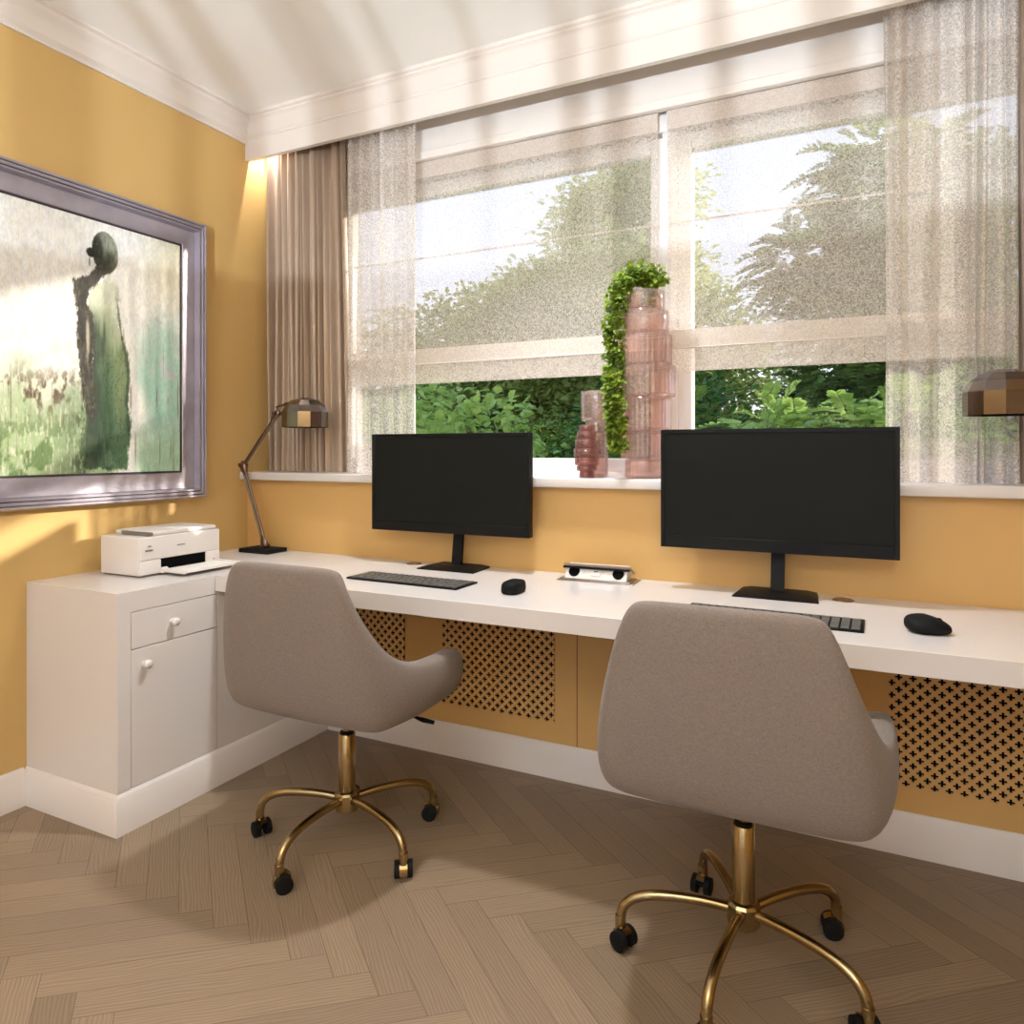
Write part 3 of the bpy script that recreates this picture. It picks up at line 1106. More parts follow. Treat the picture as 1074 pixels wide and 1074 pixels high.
# ------------------------------------------------------------ desk lamps
def lamp(label, bx, by, sgn):
    t = thing('desk_lamp', label, 'lamp', (bx, by, 0.752), 0, 'bronze articulated desk lamps')
    s = sgn
    obj('base', B(-0.085, 0.085, -0.058, 0.058, 0, 0.018, 0.002), M['blackmatte'], t, 40)
    zb = 0.752
    A = Vector((s * 0.010, 0, 0.786 - zb))
    E = Vector((s * -0.119, 0, 1.128 - zb))
    Hd = Vector((s * 0.082, 0, 1.352 - zb))
    for nm, p, q, r in (('lower_arm', A, E, 0.0052), ('upper_arm', E, Hd, 0.0085)):
        bm = bmesh.new()
        d = (q - p).normalized()
        side = Vector((0, 1, 0))
        if nm == 'lower_arm':
            perp = d.cross(side).normalized()
            for k in (-1, 1):
                tube(bm, [p + perp * 0.007 * k, q + perp * 0.007 * k], r, 12)
        else:
            tube(bm, [p, q], r, 12)
        a = obj(nm, bm, M['bronze'], t, 40)
    # teardrop joints
    def joint(c, d, name, big=0.018, ln=0.06):
        d = d.normalized()
        bm = bmesh.new()
        pts = [c - d * 0.018 + d * ln * k / 7 for k in range(8)]
        rr = [0.006, 0.014, big, big * 0.97, big * 0.86, big * 0.72, 0.010, 0.006]
        tube(bm, pts, rr, 14, flat=1.0)
        bmesh.ops.scale(bm, verts=bm.verts, vec=(1, 0.7, 1))
        tube(bm, [c + Vector((0, -0.022, 0)), c + Vector((0, 0.022, 0))], 0.009, 14)
        return obj(name, bm, M['bronze'], t, 50)
    joint(Vector((s * 0.012, 0, 0.026)), E - A, 'base_joint', 0.020, 0.07)
    joint(E + Vector((0, 0, 0.006)), A - E, 'elbow_joint', 0.021, 0.07)
    joint(Hd + Vector((0, 0, 0.006)), E - Hd, 'head_joint', 0.018, 0.065)
    C = Vector((s * 0.243, 0, 0))
    bm = bmesh.new()
    tube(bm, [Hd + Vector((0, 0, 0.0)), Hd + Vector((0, 0, 0.034))], 0.004, 8)
    # bracket plate flaring to the shade
    v = [bm.verts.new(p) for p in ((s * 0.078, -0.006, 0.637), (s * 0.078, 0.006, 0.637), (s * 0.17, 0.035, 0.652), (s * 0.17, -0.035, 0.652))]
    v2 = [bm.verts.new(q.co + Vector((0, 0, -0.004))) for q in v]
    bm.faces.new(v)
    bm.faces.new(v2[::-1])
    for i in range(4):
        j = (i + 1) % 4
        bm.faces.new((v[i], v2[i], v2[j], v[j]))
    bmesh.ops.recalc_face_normals(bm, faces=bm.faces)
    obj('bracket', bm, M['bronze'], t)
    bm = bmesh.new()
    z0 = 1.296 - zb
    R = 0.098
    outer = [(R, z0), (R, z0 + 0.064), (R * 0.86, z0 + 0.092), (R * 0.60, z0 + 0.114), (R * 0.25, z0 + 0.125), (0, z0 + 0.126)]
    inner = [(0, z0 + 0.122), (R * 0.25, z0 + 0.121), (R * 0.58, z0 + 0.110), (R * 0.83, z0 + 0.090), (R * 0.97, z0 + 0.062), (R * 0.97, z0)]
    lathe(bm, outer + inner + [(R, z0)], 12, (C.x, 0), a0=math.radians(24))
    bmesh.ops.remove_doubles(bm, verts=bm.verts, dist=1e-5)
    bmesh.ops.recalc_face_normals(bm, faces=bm.faces)
    sh = obj('lamp_shade', bm, M['mirror'], t)
    bm = lathe(bmesh.new(), [(0, z0 + 0.03), (0.018, z0 + 0.034), (0.026, z0 + 0.052), (0.022, z0 + 0.075), (0.013, z0 + 0.095), (0.013, z0 + 0.118)], 20, (C.x, 0))
    obj('bulb', bm, M['white'], sh, 60)
    return t


lamp('bronze articulated desk lamp with faceted shade, in the left corner beside the printer', 0.180, -0.07, 1)
lamp('bronze faceted lamp shade at the right edge, in front of the voile', 3.145, -0.05, -1)

# ------------------------------------------------------------ vases and ivy
def vase(name, label, x, y, tiers, m, ribs=36, group='ribbed glass vases on the window sill', top_open=True):
    """tiers: (radius, z0, z1) relative to the sill"""
    t = thing(name, label, 'vase', (x, y, 1.1), 0, group)
    for k, (r, z0, z1) in enumerate(tiers):
        pr = []
        e = min(0.006, (z1 - z0) * 0.2)
        wl = 0.0035
        pr += [(r * 0.80, z0), (r * 0.97, z0 + e * 0.3), (r, z0 + e), (r, z1 - e), (r * 0.97, z1 - e * 0.3), (r * 0.82, z1)]
        pr += [(r * 0.80 - wl, z1 - 0.003), (r * 0.95 - wl, z1 - e - 0.002), (r - wl, z1 - e * 2), (r - wl, z0 + e * 2), (r * 0.80 - wl, z0 + 0.004)]
        if k == 0:
            pr = [(0, z0)] + pr + [(0, z0 + 0.006)]
        else:
            pr = pr + [pr[0]]
        bm = lathe(bmesh.new(), pr, ribs * 2, rib=0.02, ribs=1)
        bmesh.ops.remove_doubles(bm, verts=bm.verts, dist=1e-5)
        obj('glass_tier', bm, m, t, 30)
    return t


vase('tall_vase', 'tall tiered pink ribbed glass vase with ivy trailing from its top', 1.86, 0.068, [(0.070, 0, 0.07), (0.085, 0.07, 0.165), (0.090, 0.165, 0.285), (0.104, 0.285, 0.395), (0.092, 0.395, 0.505), (0.080, 0.505, 0.590), (0.066, 0.590, 0.660)], M['pink'], 40)
vase('goblet_vase', 'pink glass vase with wide cup on a slim column, behind the small dark vase', 1.668, 0.100, [(0.041, 0, 0.205), (0.057, 0.205, 0.318)], M['pink'], 30)
vase('small_vase', 'small dark plum tiered glass vase in front of the goblet shaped vase', 1.665, 0.004, [(0.027, 0, 0.025), (0.036, 0.025, 0.045), (0.043, 0.045, 0.075), (0.048, 0.075, 0.108), (0.043, 0.108, 0.140), (0.036, 0.140, 0.168), (0.028, 0.168, 0.190)], M['plum'], 24)


# ---- foliage builders (numpy)
def leaf_arrays(P, D, N, Ls, wr, fold=0.15):
    """one folded pointed-oval leaf of six points for each P,D,N"""
    P, D, N = np.asarray(P, float), np.asarray(D, float), np.asarray(N, float)
    D /= np.linalg.norm(D, axis=1)[:, None] + 1e-9
    Sd = np.cross(D, N)
    Sd /= np.linalg.norm(Sd, axis=1)[:, None] + 1e-9
    N = np.cross(Sd, D)
    L = np.asarray(Ls, float)[:, None]
    w = L * wr
    v = np.stack([P, P + D * L * 0.30 + Sd * w * 0.5 + N * w * fold, P + D * L * 0.68 + Sd * w * 0.40 + N * w * fold,
                  P + D * L - N * L * 0.06, P + D * L * 0.68 - Sd * w * 0.40 + N * w * fold, P + D * L * 0.30 - Sd * w * 0.5 + N * w * fold], axis=1)
    n = len(P)
    base = np.arange(n)[:, None] * 6
    f1 = base + np.array([0, 1, 2, 3])
    f2 = base + np.array([0, 3, 4, 5])
    return v.reshape(-1, 3), np.concatenate([f1, f2])


def leaf_object(name, arrs, m, parent=None):
    vs, fs, off = [], [], 0
    for v, f in arrs:
        vs.append(v)
        fs.append(f + off)
        off += len(v)
    v = np.concatenate(vs).astype(np.float32)
    f = np.concatenate(fs).astype(np.int32)
    me = bpy.data.meshes.new(name)
    me.vertices.add(len(v))
    me.vertices.foreach_set('co', v.ravel())
    me.loops.add(f.size)
    me.loops.foreach_set('vertex_index', f.ravel())
    me.polygons.add(len(f))
    me.polygons.foreach_set('loop_start', np.arange(0, f.size, 4, dtype=np.int32))
    me.update(calc_edges=True)
    me.validate()
    me.materials.append(m)
    o = bpy.data.objects.new(name, me)
    COL.objects.link(o)
    if parent:
        o.parent = parent
    return o


# ivy strand out of the tall vase
t = thing('ivy_plant', 'bright green ivy trailing down the left side of the tall pink vase', 'plant', (1.86, 0.068, 1.76))
rng = np.random.default_rng(3)
main = [Vector(p) for p in ((0.02, 0, -0.05), (0.02, -0.005, 0.03), (-0.02, -0.02, 0.065), (-0.065, -0.045, 0.03), (-0.088, -0.06, -0.06), (-0.092, -0.066, -0.16), (-0.090, -0.075, -0.26), (-0.078, -0.108, -0.36), (-0.072, -0.108, -0.46), (-0.066, -0.104, -0.55))]
path = spline(main, 10)
bm = bmesh.new()
tube(bm, path, 0.003, 6)
side = spline([Vector(p) for p in ((0.02, 0, -0.05), (0.022, 0.0, 0.03), (0.045, -0.01, 0.055), (0.060, -0.02, 0.030))], 8)
tube(bm, side, 0.002, 6)
obj('stem', bm, M['stem'], t, 180)
Pp, Dd, Nn, Ll = [], [], [], []
for k in range(2300):
    if k < 2050:
        s_ = rng.random() ** 0.85
        p = path[int((0.12 + 0.88 * s_) * (len(path) - 1))]
        s_ = 0.12 + 0.88 * s_
        sp = 0.040 * (1 - 0.35 * s_) + 0.004
    else:
        p = side[int(rng.random() * (len(side) - 1))]
        sp = 0.026
    o3 = rng.normal(0, 1, 3)
    o3 = o3 / np.linalg.norm(o3) * sp * rng.random() ** 0.4
    Pp.append(np.array(p) + o3 + (0, -0.004, 0))
    Dd.append(o3 / sp + np.array([rng.normal(0, .4), rng.normal(0, .4) - .3, -0.5]))
    Nn.append((rng.normal(0, .4), -0.8, 0.6 + rng.normal(0, .3)))
    Ll.append(0.014 + 0.009 * rng.random())
leaf_object('foliage', [leaf_arrays(Pp, Dd, Nn, Ll, 0.8)], M['ivy'], t)

# ------------------------------------------------------------ office chairs
def chair(label, loc, leg_angles, rz=0.0):
    t = thing('office_chair', label, 'chair', (loc[0], loc[1], 0), rz, 'grey fabric swivel chairs')
    # (outer bottom point, top point, thickness) from the middle of the back round to the tip of the right arm
    K = [((0.0, -0.250, 0.462), (0.0, -0.298, 0.890), 0.048),
         ((0.12, -0.249, 0.462), (0.105, -0.295, 0.890), 0.048),
         ((0.215, -0.243, 0.462), (0.178, -0.290, 0.888), 0.048),
         ((0.268, -0.228, 0.462), (0.205, -0.280, 0.872), 0.048),
         ((0.298, -0.195, 0.462), (0.219, -0.268, 0.835), 0.048),
         ((0.310, -0.145, 0.462), (0.246, -0.240, 0.750), 0.050),
         ((0.315, -0.080, 0.461), (0.280, -0.175, 0.650), 0.054),
         ((0.316, 0.0, 0.460), (0.304, -0.085, 0.598), 0.060),
         ((0.314, 0.08, 0.464), (0.314, 0.030, 0.590), 0.064),
         ((0.308, 0.150, 0.462), (0.314, 0.120, 0.592), 0.064),
         ((0.302, 0.196, 0.466), (0.308, 0.196, 0.588), 0.060)]
    cols = [((-b[0], b[1], b[2]), (-a[0], a[1], a[2]), th) for b, a, th in K[:0:-1]] + K
    n = len(cols)
    bm = bmesh.new()
    loops = []
    for i, (b, a, th) in enumerate(cols):
        b0 = Vector(cols[max(i - 1, 0)][0])
        b1 = Vector(cols[min(i + 1, n - 1)][0])
        tg = (b1 - b0)
        tg.z = 0
        nb = Vector((tg.y, -tg.x, 0)).normalized()
        a0 = Vector(cols[max(i - 1, 0)][1])
        a1 = Vector(cols[min(i + 1, n - 1)][1])
        tg = (a1 - a0)
        tg.z = 0
        na = Vector((tg.y, -tg.x, 0)).normalized()
        bo, ao = Vector(b), Vector(a)
        loop = []
        lev = (0.0, 0.10, 0.5, 0.88, 1.0)
        for k, v in enumerate(lev):
            p = bo.lerp(ao, v)
            nn = nb.lerp(na, v).normalized()
            if v == 0.0:
                loop.append(bm.verts.new(p - nn * 0.085 + Vector((0, 0, -0.034))))
                p = p - nn * 0.026 + Vector((0, 0, -0.022))
            if v == 1.0:
                p = p - nn * 0.010
            loop.append(bm.verts.new(p + nn * 0.010 * math.sin(PI * v)))
        for v in lev[::-1]:
            p = bo.lerp(ao, v)
            nn = nb.lerp(na, v).normalized()
            tt = th * (1.0 if v < 0.95 else 0.82)
            q = p - nn * tt
            if v == 0.0:
                q = p - nn * (tt + 0.035) + Vector((0, 0, 0.004))
            loop.append(bm.verts.new(q))
        loops.append(loop)
    m_ = len(loops[0])
    for A, Bq in zip(loops, loops[1:]):
        for k in range(m_):
            bm.faces.new((A[k], A[(k + 1) % m_], Bq[(k + 1) % m_], Bq[k]))
    bm.faces.new(loops[0][::-1])
    bm.faces.new(loops[-1])
    bmesh.ops.recalc_face_normals(bm, faces=bm.faces)
    obj('shell', bm, M['fabric'], t, 180, sub=2)
    # seat with rounded underside
    out2 = [(c[0][0], c[0][1]) for c in cols]
    out2 = out2 + [(0.20, 0.235), (0.10, 0.25), (0.0, 0.252), (-0.10, 0.25), (-0.20, 0.235)]
    bm = bmesh.new()
    rings = []
    for sc, z in ((0.45, 0.420), (0.70, 0.424), (0.80, 0.440), (0.83, 0.468), (0.84, 0.500), (0.80, 0.516), (0.50, 0.520)):
        rings.append([bm.verts.new((x * sc, (y + 0.0) * sc, z)) for x, y in out2])
    N_ = len(out2)
    for A, Bq in zip(rings, rings[1:]):
        for k in range(N_):
            bm.faces.new((A[k], A[(k + 1) % N_], Bq[(k + 1) % N_], Bq[k]))
    bm.faces.new(rings[0][::-1])
    bm.faces.new(rings[-1])
    bmesh.ops.recalc_face_normals(bm, faces=bm.faces)
    obj('seat', bm, M['fabric'], t, 180, sub=1)
    # mechanism and levers
    bm = B(-0.09, 0.09, -0.08, 0.10, 0.385, 0.419, 0.006)
    mech = obj('mechanism', bm, M['black'], t, 40)
    for s in (-1, 1):
        bm = bmesh.new()
        tube(bm, [(s * 0.07, 0.02, 0.402), (s * 0.19, 0.05, 0.400), (s * 0.225, 0.06, 0.392)], 0.004, 8)
        tube(bm, [(s * 0.215, 0.058, 0.394), (s * 0.235, 0.064, 0.388), (s * 0.268, 0.074, 0.382)], [0.007, 0.011, 0.009], 10, flat=0.6)
        obj('lever', bm, M['black'], mech, 40)
    # gas column
    bm = lathe(bmesh.new(), [(0, 0.105), (0.024, 0.105), (0.0255, 0.108), (0.0255, 0.330), (0.023, 0.333), (0, 0.333)], 32)
    c_ = obj('column', bm, M['gold'], t, 40)
    bm = lathe(bmesh.new(), [(0.0, 0.331), (0.020, 0.331), (0.020, 0.338), (0.015, 0.340), (0, 0.340)], 24)
    obj('collar', bm, M['black'], c_, 40)
    bm = lathe(bmesh.new(), [(0, 0.338), (0.0135, 0.338), (0.0135, 0.388), (0, 0.388)], 24)
    obj('piston', bm, M['gold'], c_, 40)
    bm = lathe(bmesh.new(), [(0, 0.10), (0.036, 0.10), (0.038, 0.104), (0.038, 0.148), (0.033, 0.154), (0.0256, 0.158)], 10)
    obj('hub', bm, M['gold'], t, 20)
    for a in leg_angles:
        a = math.radians(a) - rz
        d = Vector((math.cos(a), math.sin(a), 0))
        prof = [(0.022, 0.132), (0.09, 0.139), (0.16, 0.139), (0.215, 0.133), (0.255, 0.118), (0.277, 0.095), (0.284, 0.065)]
        pts = spline([d * r + Vector((0, 0, z)) for r, z in prof], 5)
        bm = bmesh.new()
        tube(bm, pts, 0.0118, 12, flat=1.0)
        lg = obj('leg', bm, M['gold'], t, 50)
        # caster: brass hood and black wheels
        c = d * 0.284
        sd = Vector((-d.y, d.x, 0)) * 0.8 + d * 0.6
        sd.normalize()
        fw = Vector((-sd.y, sd.x, 0))
        bm = bmesh.new()
        ctr = c + fw * 0.010 + Vector((0, 0, 0.0235))
        rr = 0.0235
        ring = []
        # hood: quarter-cylinder strip over the wheels
        for k in range(9):
            ang = math.radians(-15 + 150 * k / 8)
            q = fw * -math.cos(ang) * (rr + 0.004) + Vector((0, 0, math.sin(ang) * (rr + 0.004)))
            ring.append([bm.verts.new(ctr + q + sd * sx) for sx in (-0.011, 0.011)] + [bm.verts.new(ctr + q * 0.86 + sd * sx) for sx in (0.011, -0.011)])
        for A, Bq in zip(ring, ring[1:]):
            for k in range(4):
                bm.faces.new((A[k], A[(k + 1) % 4], Bq[(k + 1) % 4], Bq[k]))
        bm.faces.new(ring[0][::-1])
        bm.faces.new(ring[-1])
        bmesh.ops.recalc_face_normals(bm, faces=bm.faces)
        tube(bm, [c + Vector((0, 0, 0.045)), c + Vector((0, 0, 0.075))], 0.0128, 12)
        obj('caster_hood', bm, M['gold'], lg, 40)
        bm = bmesh.new()
        for s in (-1, 1):
            cc = ctr + sd * s * 0.0175
            pts2 = [cc - sd * 0.0085, cc - sd * 0.007, cc + sd * 0.007, cc + sd * 0.0085]
            tube(bm, pts2, [rr - 0.004, rr, rr, rr - 0.004], 22)
        tube(bm, [ctr - sd * 0.014, ctr + sd * 0.014], 0.006, 10)
        obj('caster_wheels', bm, M['blackmatte'], lg, 40)
    return t


chair('grey fabric swivel chair on brass legs beside the white cabinet', (1.130, -0.665), [198, 270, 342, 54, 126], math.radians(0))
chair('grey fabric swivel chair on brass legs at the right monitor, nearest the viewer', (2.305, -0.685), [192, 264, 336, 48, 120], math.radians(0))

# ------------------------------------------------------------ framed painting
pf = thing('framed_painting', 'large painting of a figure in green dress in silver frame', 'painting', (0.0, -1.0, 1.577))
YR, YL, ZT, ZB = -0.26, -1.86, 2.154, 1.001
prof = [(0.0, 0.0), (0.0, 0.050), (0.004, 0.056), (0.010, 0.056), (0.013, 0.051), (0.017, 0.056), (0.024, 0.056), (0.027, 0.050), (0.031, 0.053), (0.036, 0.053), (0.038, 0.040), (0.042, 0.028), (0.060, 0.025), (0.090, 0.030), (0.104, 0.034), (0.108, 0.030)]


def frame_bm(prof, y0, y1, z0, z1):
    bm = bmesh.new()
    rings = []
    for u, d in prof:
        rings.append([bm.verts.new((d, a, b)) for a, b in ((y0 + u + 1.0, z0 + u - 1.577), (y1 - u + 1.0, z0 + u - 1.577), (y1 - u + 1.0, z1 - u - 1.577), (y0 + u + 1.0, z1 - u - 1.577))])
    for A, Bq in zip(rings, rings[1:]):
        for i in range(4):
            j = (i + 1) % 4
            bm.faces.new((A[i], A[j], Bq[j], Bq[i]))
    bmesh.ops.recalc_face_normals(bm, faces=bm.faces)
    return bm


fr = obj('frame', frame_bm(prof, YL, YR, ZB, ZT), M['frame'], pf, 25)
obj('inner_lip', frame_bm([(0.108, 0.030), (0.108, 0.0335), (0.113, 0.0335), (0.115, 0.024), (0.118, 0.022)], YL, YR, ZB, ZT), M['framedk'], fr)
bm = frame_bm([(0.0120, 0.0520), (0.0130, 0.0530), (0.0145, 0.0525)], YL, YR, ZB, ZT)
obj('frame_groove', bm, M['framedk'], fr)
bm = frame_bm([(0.0260, 0.0515), (0.0275, 0.0520), (0.029, 0.0520)], YL, YR, ZB, ZT)
obj('frame_groove', bm, M['framedk'], fr)

SH = [(-0.813, 1.801), (-0.803, 1.817), (-0.78, 1.823), (-0.761, 1.832), (-0.75, 1.845), (-0.734, 1.867), (-0.726, 1.887), (-0.658, 1.905), (-0.682, 1.879), (-0.699, 1.854), (-0.718, 1.823), (-0.745, 1.797), (-0.761, 1.773), (-0.766, 1.738), (-0.753, 1.699), (-0.742, 1.66), (-0.74, 1.595), (-0.742, 1.491), (-0.732, 1.388), (-0.745, 1.296), (-0.766, 1.334), (-0.782, 1.423), (-0.795, 1.511), (-0.8, 1.612), (-0.806, 1.701)]
BD = [(-0.745, 1.802), (-0.693, 1.832), (-0.651, 1.821), (-0.642, 1.729), (-0.646, 1.661), (-0.619, 1.612), (-0.604, 1.532), (-0.607, 1.396), (-0.597, 1.288), (-0.607, 1.127), (-0.781, 1.131), (-0.774, 1.244), (-0.761, 1.36), (-0.745, 1.491), (-0.745, 1.595), (-0.769, 1.733)]
RA = [(-0.654, 1.821), (-0.646, 1.715), (-0.633, 1.637), (-0.613, 1.558), (-0.604, 1.491), (-0.61, 1.382), (-0.601, 1.26)]
HD = [(-0.7, 2.006), (-0.732, 1.985), (-0.745, 1.945), (-0.745, 1.906), (-0.732, 1.87), (-0.693, 1.859), (-0.662, 1.892), (-0.648, 1.943), (-0.658, 1.994), (-0.679, 2.007)]


def vnoise(x, y, seed):
    """smooth value noise on arrays"""
    xi, yi = np.floor(x).astype(int), np.floor(y).astype(int)
    xf, yf = x - xi, y - yi
    xf = xf * xf * (3 - 2 * xf)
    yf = yf * yf * (3 - 2 * yf)

    def hsh(a, b):
        h = (a * 374761393 + b * 668265263 + seed * 144665) & 0x7fffffff
        h = ((h ^ (h >> 13)) * 1274126177) & 0x7fffffff
        return ((h ^ (h >> 16)) & 0xffff) / 65535.0
    return (hsh(xi, yi) * (1 - xf) * (1 - yf) + hsh(xi + 1, yi) * xf * (1 - yf) + hsh(xi, yi + 1) * (1 - xf) * yf + hsh(xi + 1, yi + 1) * xf * yf)


def fbm(x, y, seed, o=4):
    r = 0
    a = 0.5
    for k in range(o):
        r = r + a * vnoise(x * 2 ** k, y * 2 ** k, seed + k)
        a /= 2
    return r / (1 - 0.5 ** o)


def sdf(poly, x, y):
    """signed distance to polygon, negative inside"""
    d = np.full(x.shape, 1e9)
    ins = np.zeros(x.shape, bool)
    n = len(poly)
    for i in range(n):
        ax, ay = poly[i]
        bx, by = poly[(i + 1) % n]
        ex, ey = bx - ax, by - ay
        t_ = np.clip(((x - ax) * ex + (y - ay) * ey) / (ex * ex + ey * ey + 1e-12), 0, 1)
        d = np.minimum(d, np.hypot(x - ax - ex * t_, y - ay - ey * t_))
        c = ((ay > y) != (by > y)) & (x < (bx - ax) * (y - ay) / (by - ay + 1e-12) + ax)
        ins ^= c
    return np.where(ins, -d, d)


def canvas():
    y0, y1, z0, z1 = YL + 0.112, YR - 0.112, ZB + 0.112, ZT - 0.112
    ny, nz = 560, 380
    yy = np.linspace(y0, y1, ny)
    zz = np.linspace(z0, z1, nz)
    Yg, Zg = np.meshgrid(yy, zz)
    C = np.zeros(Yg.shape + (3,))

    def mixc(col, a):
        a = np.clip(a, 0, 1)[..., None]
        C[:] = C * (1 - a) + np.array(col) / 255.0 * a
    st = lambda e0, e1, v: np.clip((v - e0) / (e1 - e0), 0, 1) ** 2 * (3 - 2 * np.clip((v - e0) / (e1 - e0), 0, 1))
    n1 = fbm(Yg * 9, Zg * 6, 1)
    n2 = fbm(Yg * 60, Zg * 26, 7)
    n3 = fbm(Yg * 160, Zg * 30, 13, 3)
    n4 = fbm(Yg * 22, Zg * 18, 21)
    mixc((243, 244, 243), np.ones_like(Yg))
    mixc((206, 210, 212), st(0.45, 0.7, n1) * st(-0.65, -0.95, Yg) * st(1.6, 1.85, Zg) * 0.8)
    mixc((226, 222, 190), st(-0.62, -0.40, Yg) * st(1.65, 1.95, Zg) * 0.7)
    mixc((252, 250, 244), st(0.5, 0.62, n4) * 0.6)
    # teal field on the right
    mixc((150, 196, 176), st(-0.585, -0.50, Yg + (n1 - 0.5) * 0.10) * st(1.80, 1.55, Zg + (n1 - 0.5) * 0.25) * (0.55 + 0.5 * n2))
    mixc((172, 204, 172), st(-0.60, -0.54, Yg) * st(1.36, 1.18, Zg) * 0.8)
    mixc((196, 200, 204), st(-0.56, -0.5, Yg) * st(0.60, 0.70, n4) * st(1.4, 1.5, Zg) * st(1.78, 1.7, Zg) * 0.8)
    # green field bottom left
    gl = st(1.52, 1.28, Zg + (n1 - 0.5) * 0.25) * st(-0.62, -0.70, Yg)
    mixc((150, 176, 120), gl * (0.45 + 0.6 * n2))
    mixc((92, 120, 70), gl * st(0.46, 0.60, n4) * st(1.38, 1.20, Zg) * 0.8)
    mixc((120, 142, 106), st(-0.93, -0.82, Yg) * st(-0.70, -0.78, Yg) * st(1.50, 1.36, Zg) * (0.4 + 0.6 * n2))
    # brown spatter band
    band = np.exp(-((Zg - 1.44 - 0.05 * np.sin(Yg * 8)) / 0.075) ** 2) * st(-0.76, -0.84, Yg)
    mixc((92, 74, 56), band * st(0.50, 0.64, n2 * 0.6 + n4 * 0.4) * 0.9)
    mixc((250, 246, 232), st(0.62, 0.72, n3) * st(-0.7, -0.8, Yg) * 0.5)
    # drips, thin vertical strokes
    mixc((110, 96, 74), st(0.72, 0.82, fbm(Yg * 120, Zg * 5, 33, 3)) * st(1.75, 1.55, Zg) * 0.55)
    # body
    n5 = fbm(Yg * 300, Zg * 90, 41, 2)
    n6 = fbm(Yg * 90, Zg * 14, 51, 4)
    jit = (n2 - 0.5) * 0.022 + (n5 - 0.5) * 0.012
    db = sdf(BD, Yg, Zg) + jit
    tt = np.clip((1.84 - Zg) / 0.7, 0, 1)
    inb = st(0.006, -0.006, db) * (1 - 0.45 * st(0.75, 1.0, tt) * st(0.45, 0.6, n4))
    mixc((216, 222, 204), inb)
    mixc((188, 200, 168), inb * st(0.10, 0.30, tt + (n6 - 0.5) * 0.3))
    mixc((118, 146, 108), inb * st(0.28, 0.50, tt + (n6 - 0.5) * 0.35))
    mixc((78, 112, 82), inb * st(0.5, 0.75, tt + (n6 - 0.5) * 0.4) * 0.9)
    mixc((44, 62, 46), inb * st(-0.655, -0.75, Yg + (n6 - 0.5) * 0.09) * st(0.12, 0.32, tt) * 0.95)
    mixc((150, 164, 118), inb * st(-0.672, -0.640, Yg + (n6 - .5) * .03) * st(-0.605, -0.63, Yg) * st(0.3, 0.45, tt) * st(1.0, 0.6, tt) * (0.4 + 0.5 * n2))
    mixc((30, 44, 34), inb * st(0.56, 0.70, n5) * st(0.25, 0.5, tt) * 0.35)
    # dark spatters left of the dress
    mixc((70, 84, 56), st(-0.86, -0.78, Yg) * st(-0.72, -0.77, Yg) * st(1.52, 1.30, Zg) * st(0.47, 0.60, n2 * 0.6 + n5 * 0.4) * 0.9)
    # left dark torso, fading into spatters
    ds = sdf(SH, Yg, Zg) + jit
    ins = st(0.005, -0.004, ds) * (1 - 0.6 * st(1.50, 1.32, Zg) * st(0.42, 0.58, n2))
    mixc((56, 52, 44), ins)
    mixc((112, 108, 92), ins * st(0.50, 0.66, n4 * 0.5 + n5 * 0.5) * 0.55)
    mixc((26, 24, 20), ins * st(0.54, 0.68, n2) * 0.5)
    # gap between arm and waist
    mixc((214, 208, 188), st(0.010, 0.003, np.hypot((Yg + 0.764) * 1.0, (Zg - 1.60) * 0.09) + jit * 0.3) * 0.8)
    # right arm line
    da = np.full(Yg.shape, 1e9)
    for i in range(len(RA) - 1):
        ax, ay = RA[i]
        bx, by = RA[i + 1]
        ex, ey = bx - ax, by - ay
        t_ = np.clip(((Yg - ax) * ex + (Zg - ay) * ey) / (ex * ex + ey * ey), 0, 1)
        da = np.minimum(da, np.hypot(Yg - ax - ex * t_, Zg - ay - ey * t_))
    mixc((48, 54, 40), st(0.0070, 0.0025, da + jit * 0.5) * st(1.83, 1.70, Zg) * (0.35 + 0.6 * n2))
    # head
    dh = np.hypot((Yg + 0.697 + (Zg - 1.93) * 0.05) / 0.050, (Zg - 1.932) / 0.076) - 1
    inh = st(0.06, -0.06, dh + jit * 3)
    mixc((74, 76, 62), inh)
    mixc((168, 174, 158), inh * st(1.90, 1.99, Zg + (Yg + 0.7) * 0.7 + (n2 - 0.5) * 0.08) * 0.9)
    mixc((38, 40, 32), inh * st(-0.68, -0.74, Yg + (n2 - .5) * .04) * 0.75)
    mixc((92, 96, 78), inh * st(0.55, 0.68, n5) * 0.5)
    mixc((42, 42, 34), st(0.019, 0.014, np.hypot(Yg + 0.752, Zg - 1.920) + jit * 0.3))
    mixc((60, 58, 50), st(0.003, 0.001, np.hypot((Yg + 0.757), (Zg - 1.885) * 0.12)) * 0.8)
    C[:] *= (0.93 + 0.14 * n5)[..., None]
    C[:] *= (0.94 + 0.12 * n2)[..., None]
    lin = np.where(C <= 0.04045, C / 12.92, ((np.clip(C, 0, 1) + 0.055) / 1.055) ** 2.4)
    V = np.stack([np.full(Yg.shape, 0.028) + n2 * 0.0008, Yg + 1.0, Zg - 1.577], -1).reshape(-1, 3).astype(np.float32)
    idx = np.arange(ny * nz).reshape(nz, ny)
    F = np.stack([idx[:-1, :-1], idx[:-1, 1:], idx[1:, 1:], idx[1:, :-1]], -1).reshape(-1, 4).astype(np.int32)
    me = bpy.data.meshes.new('canvas')
    me.vertices.add(len(V))
    me.vertices.foreach_set('co', V.ravel())
    me.loops.add(F.size)
    me.loops.foreach_set('vertex_index', F.ravel())
    me.polygons.add(len(F))
    me.polygons.foreach_set('loop_start', np.arange(0, F.size, 4, dtype=np.int32))
    me.update(calc_edges=True)
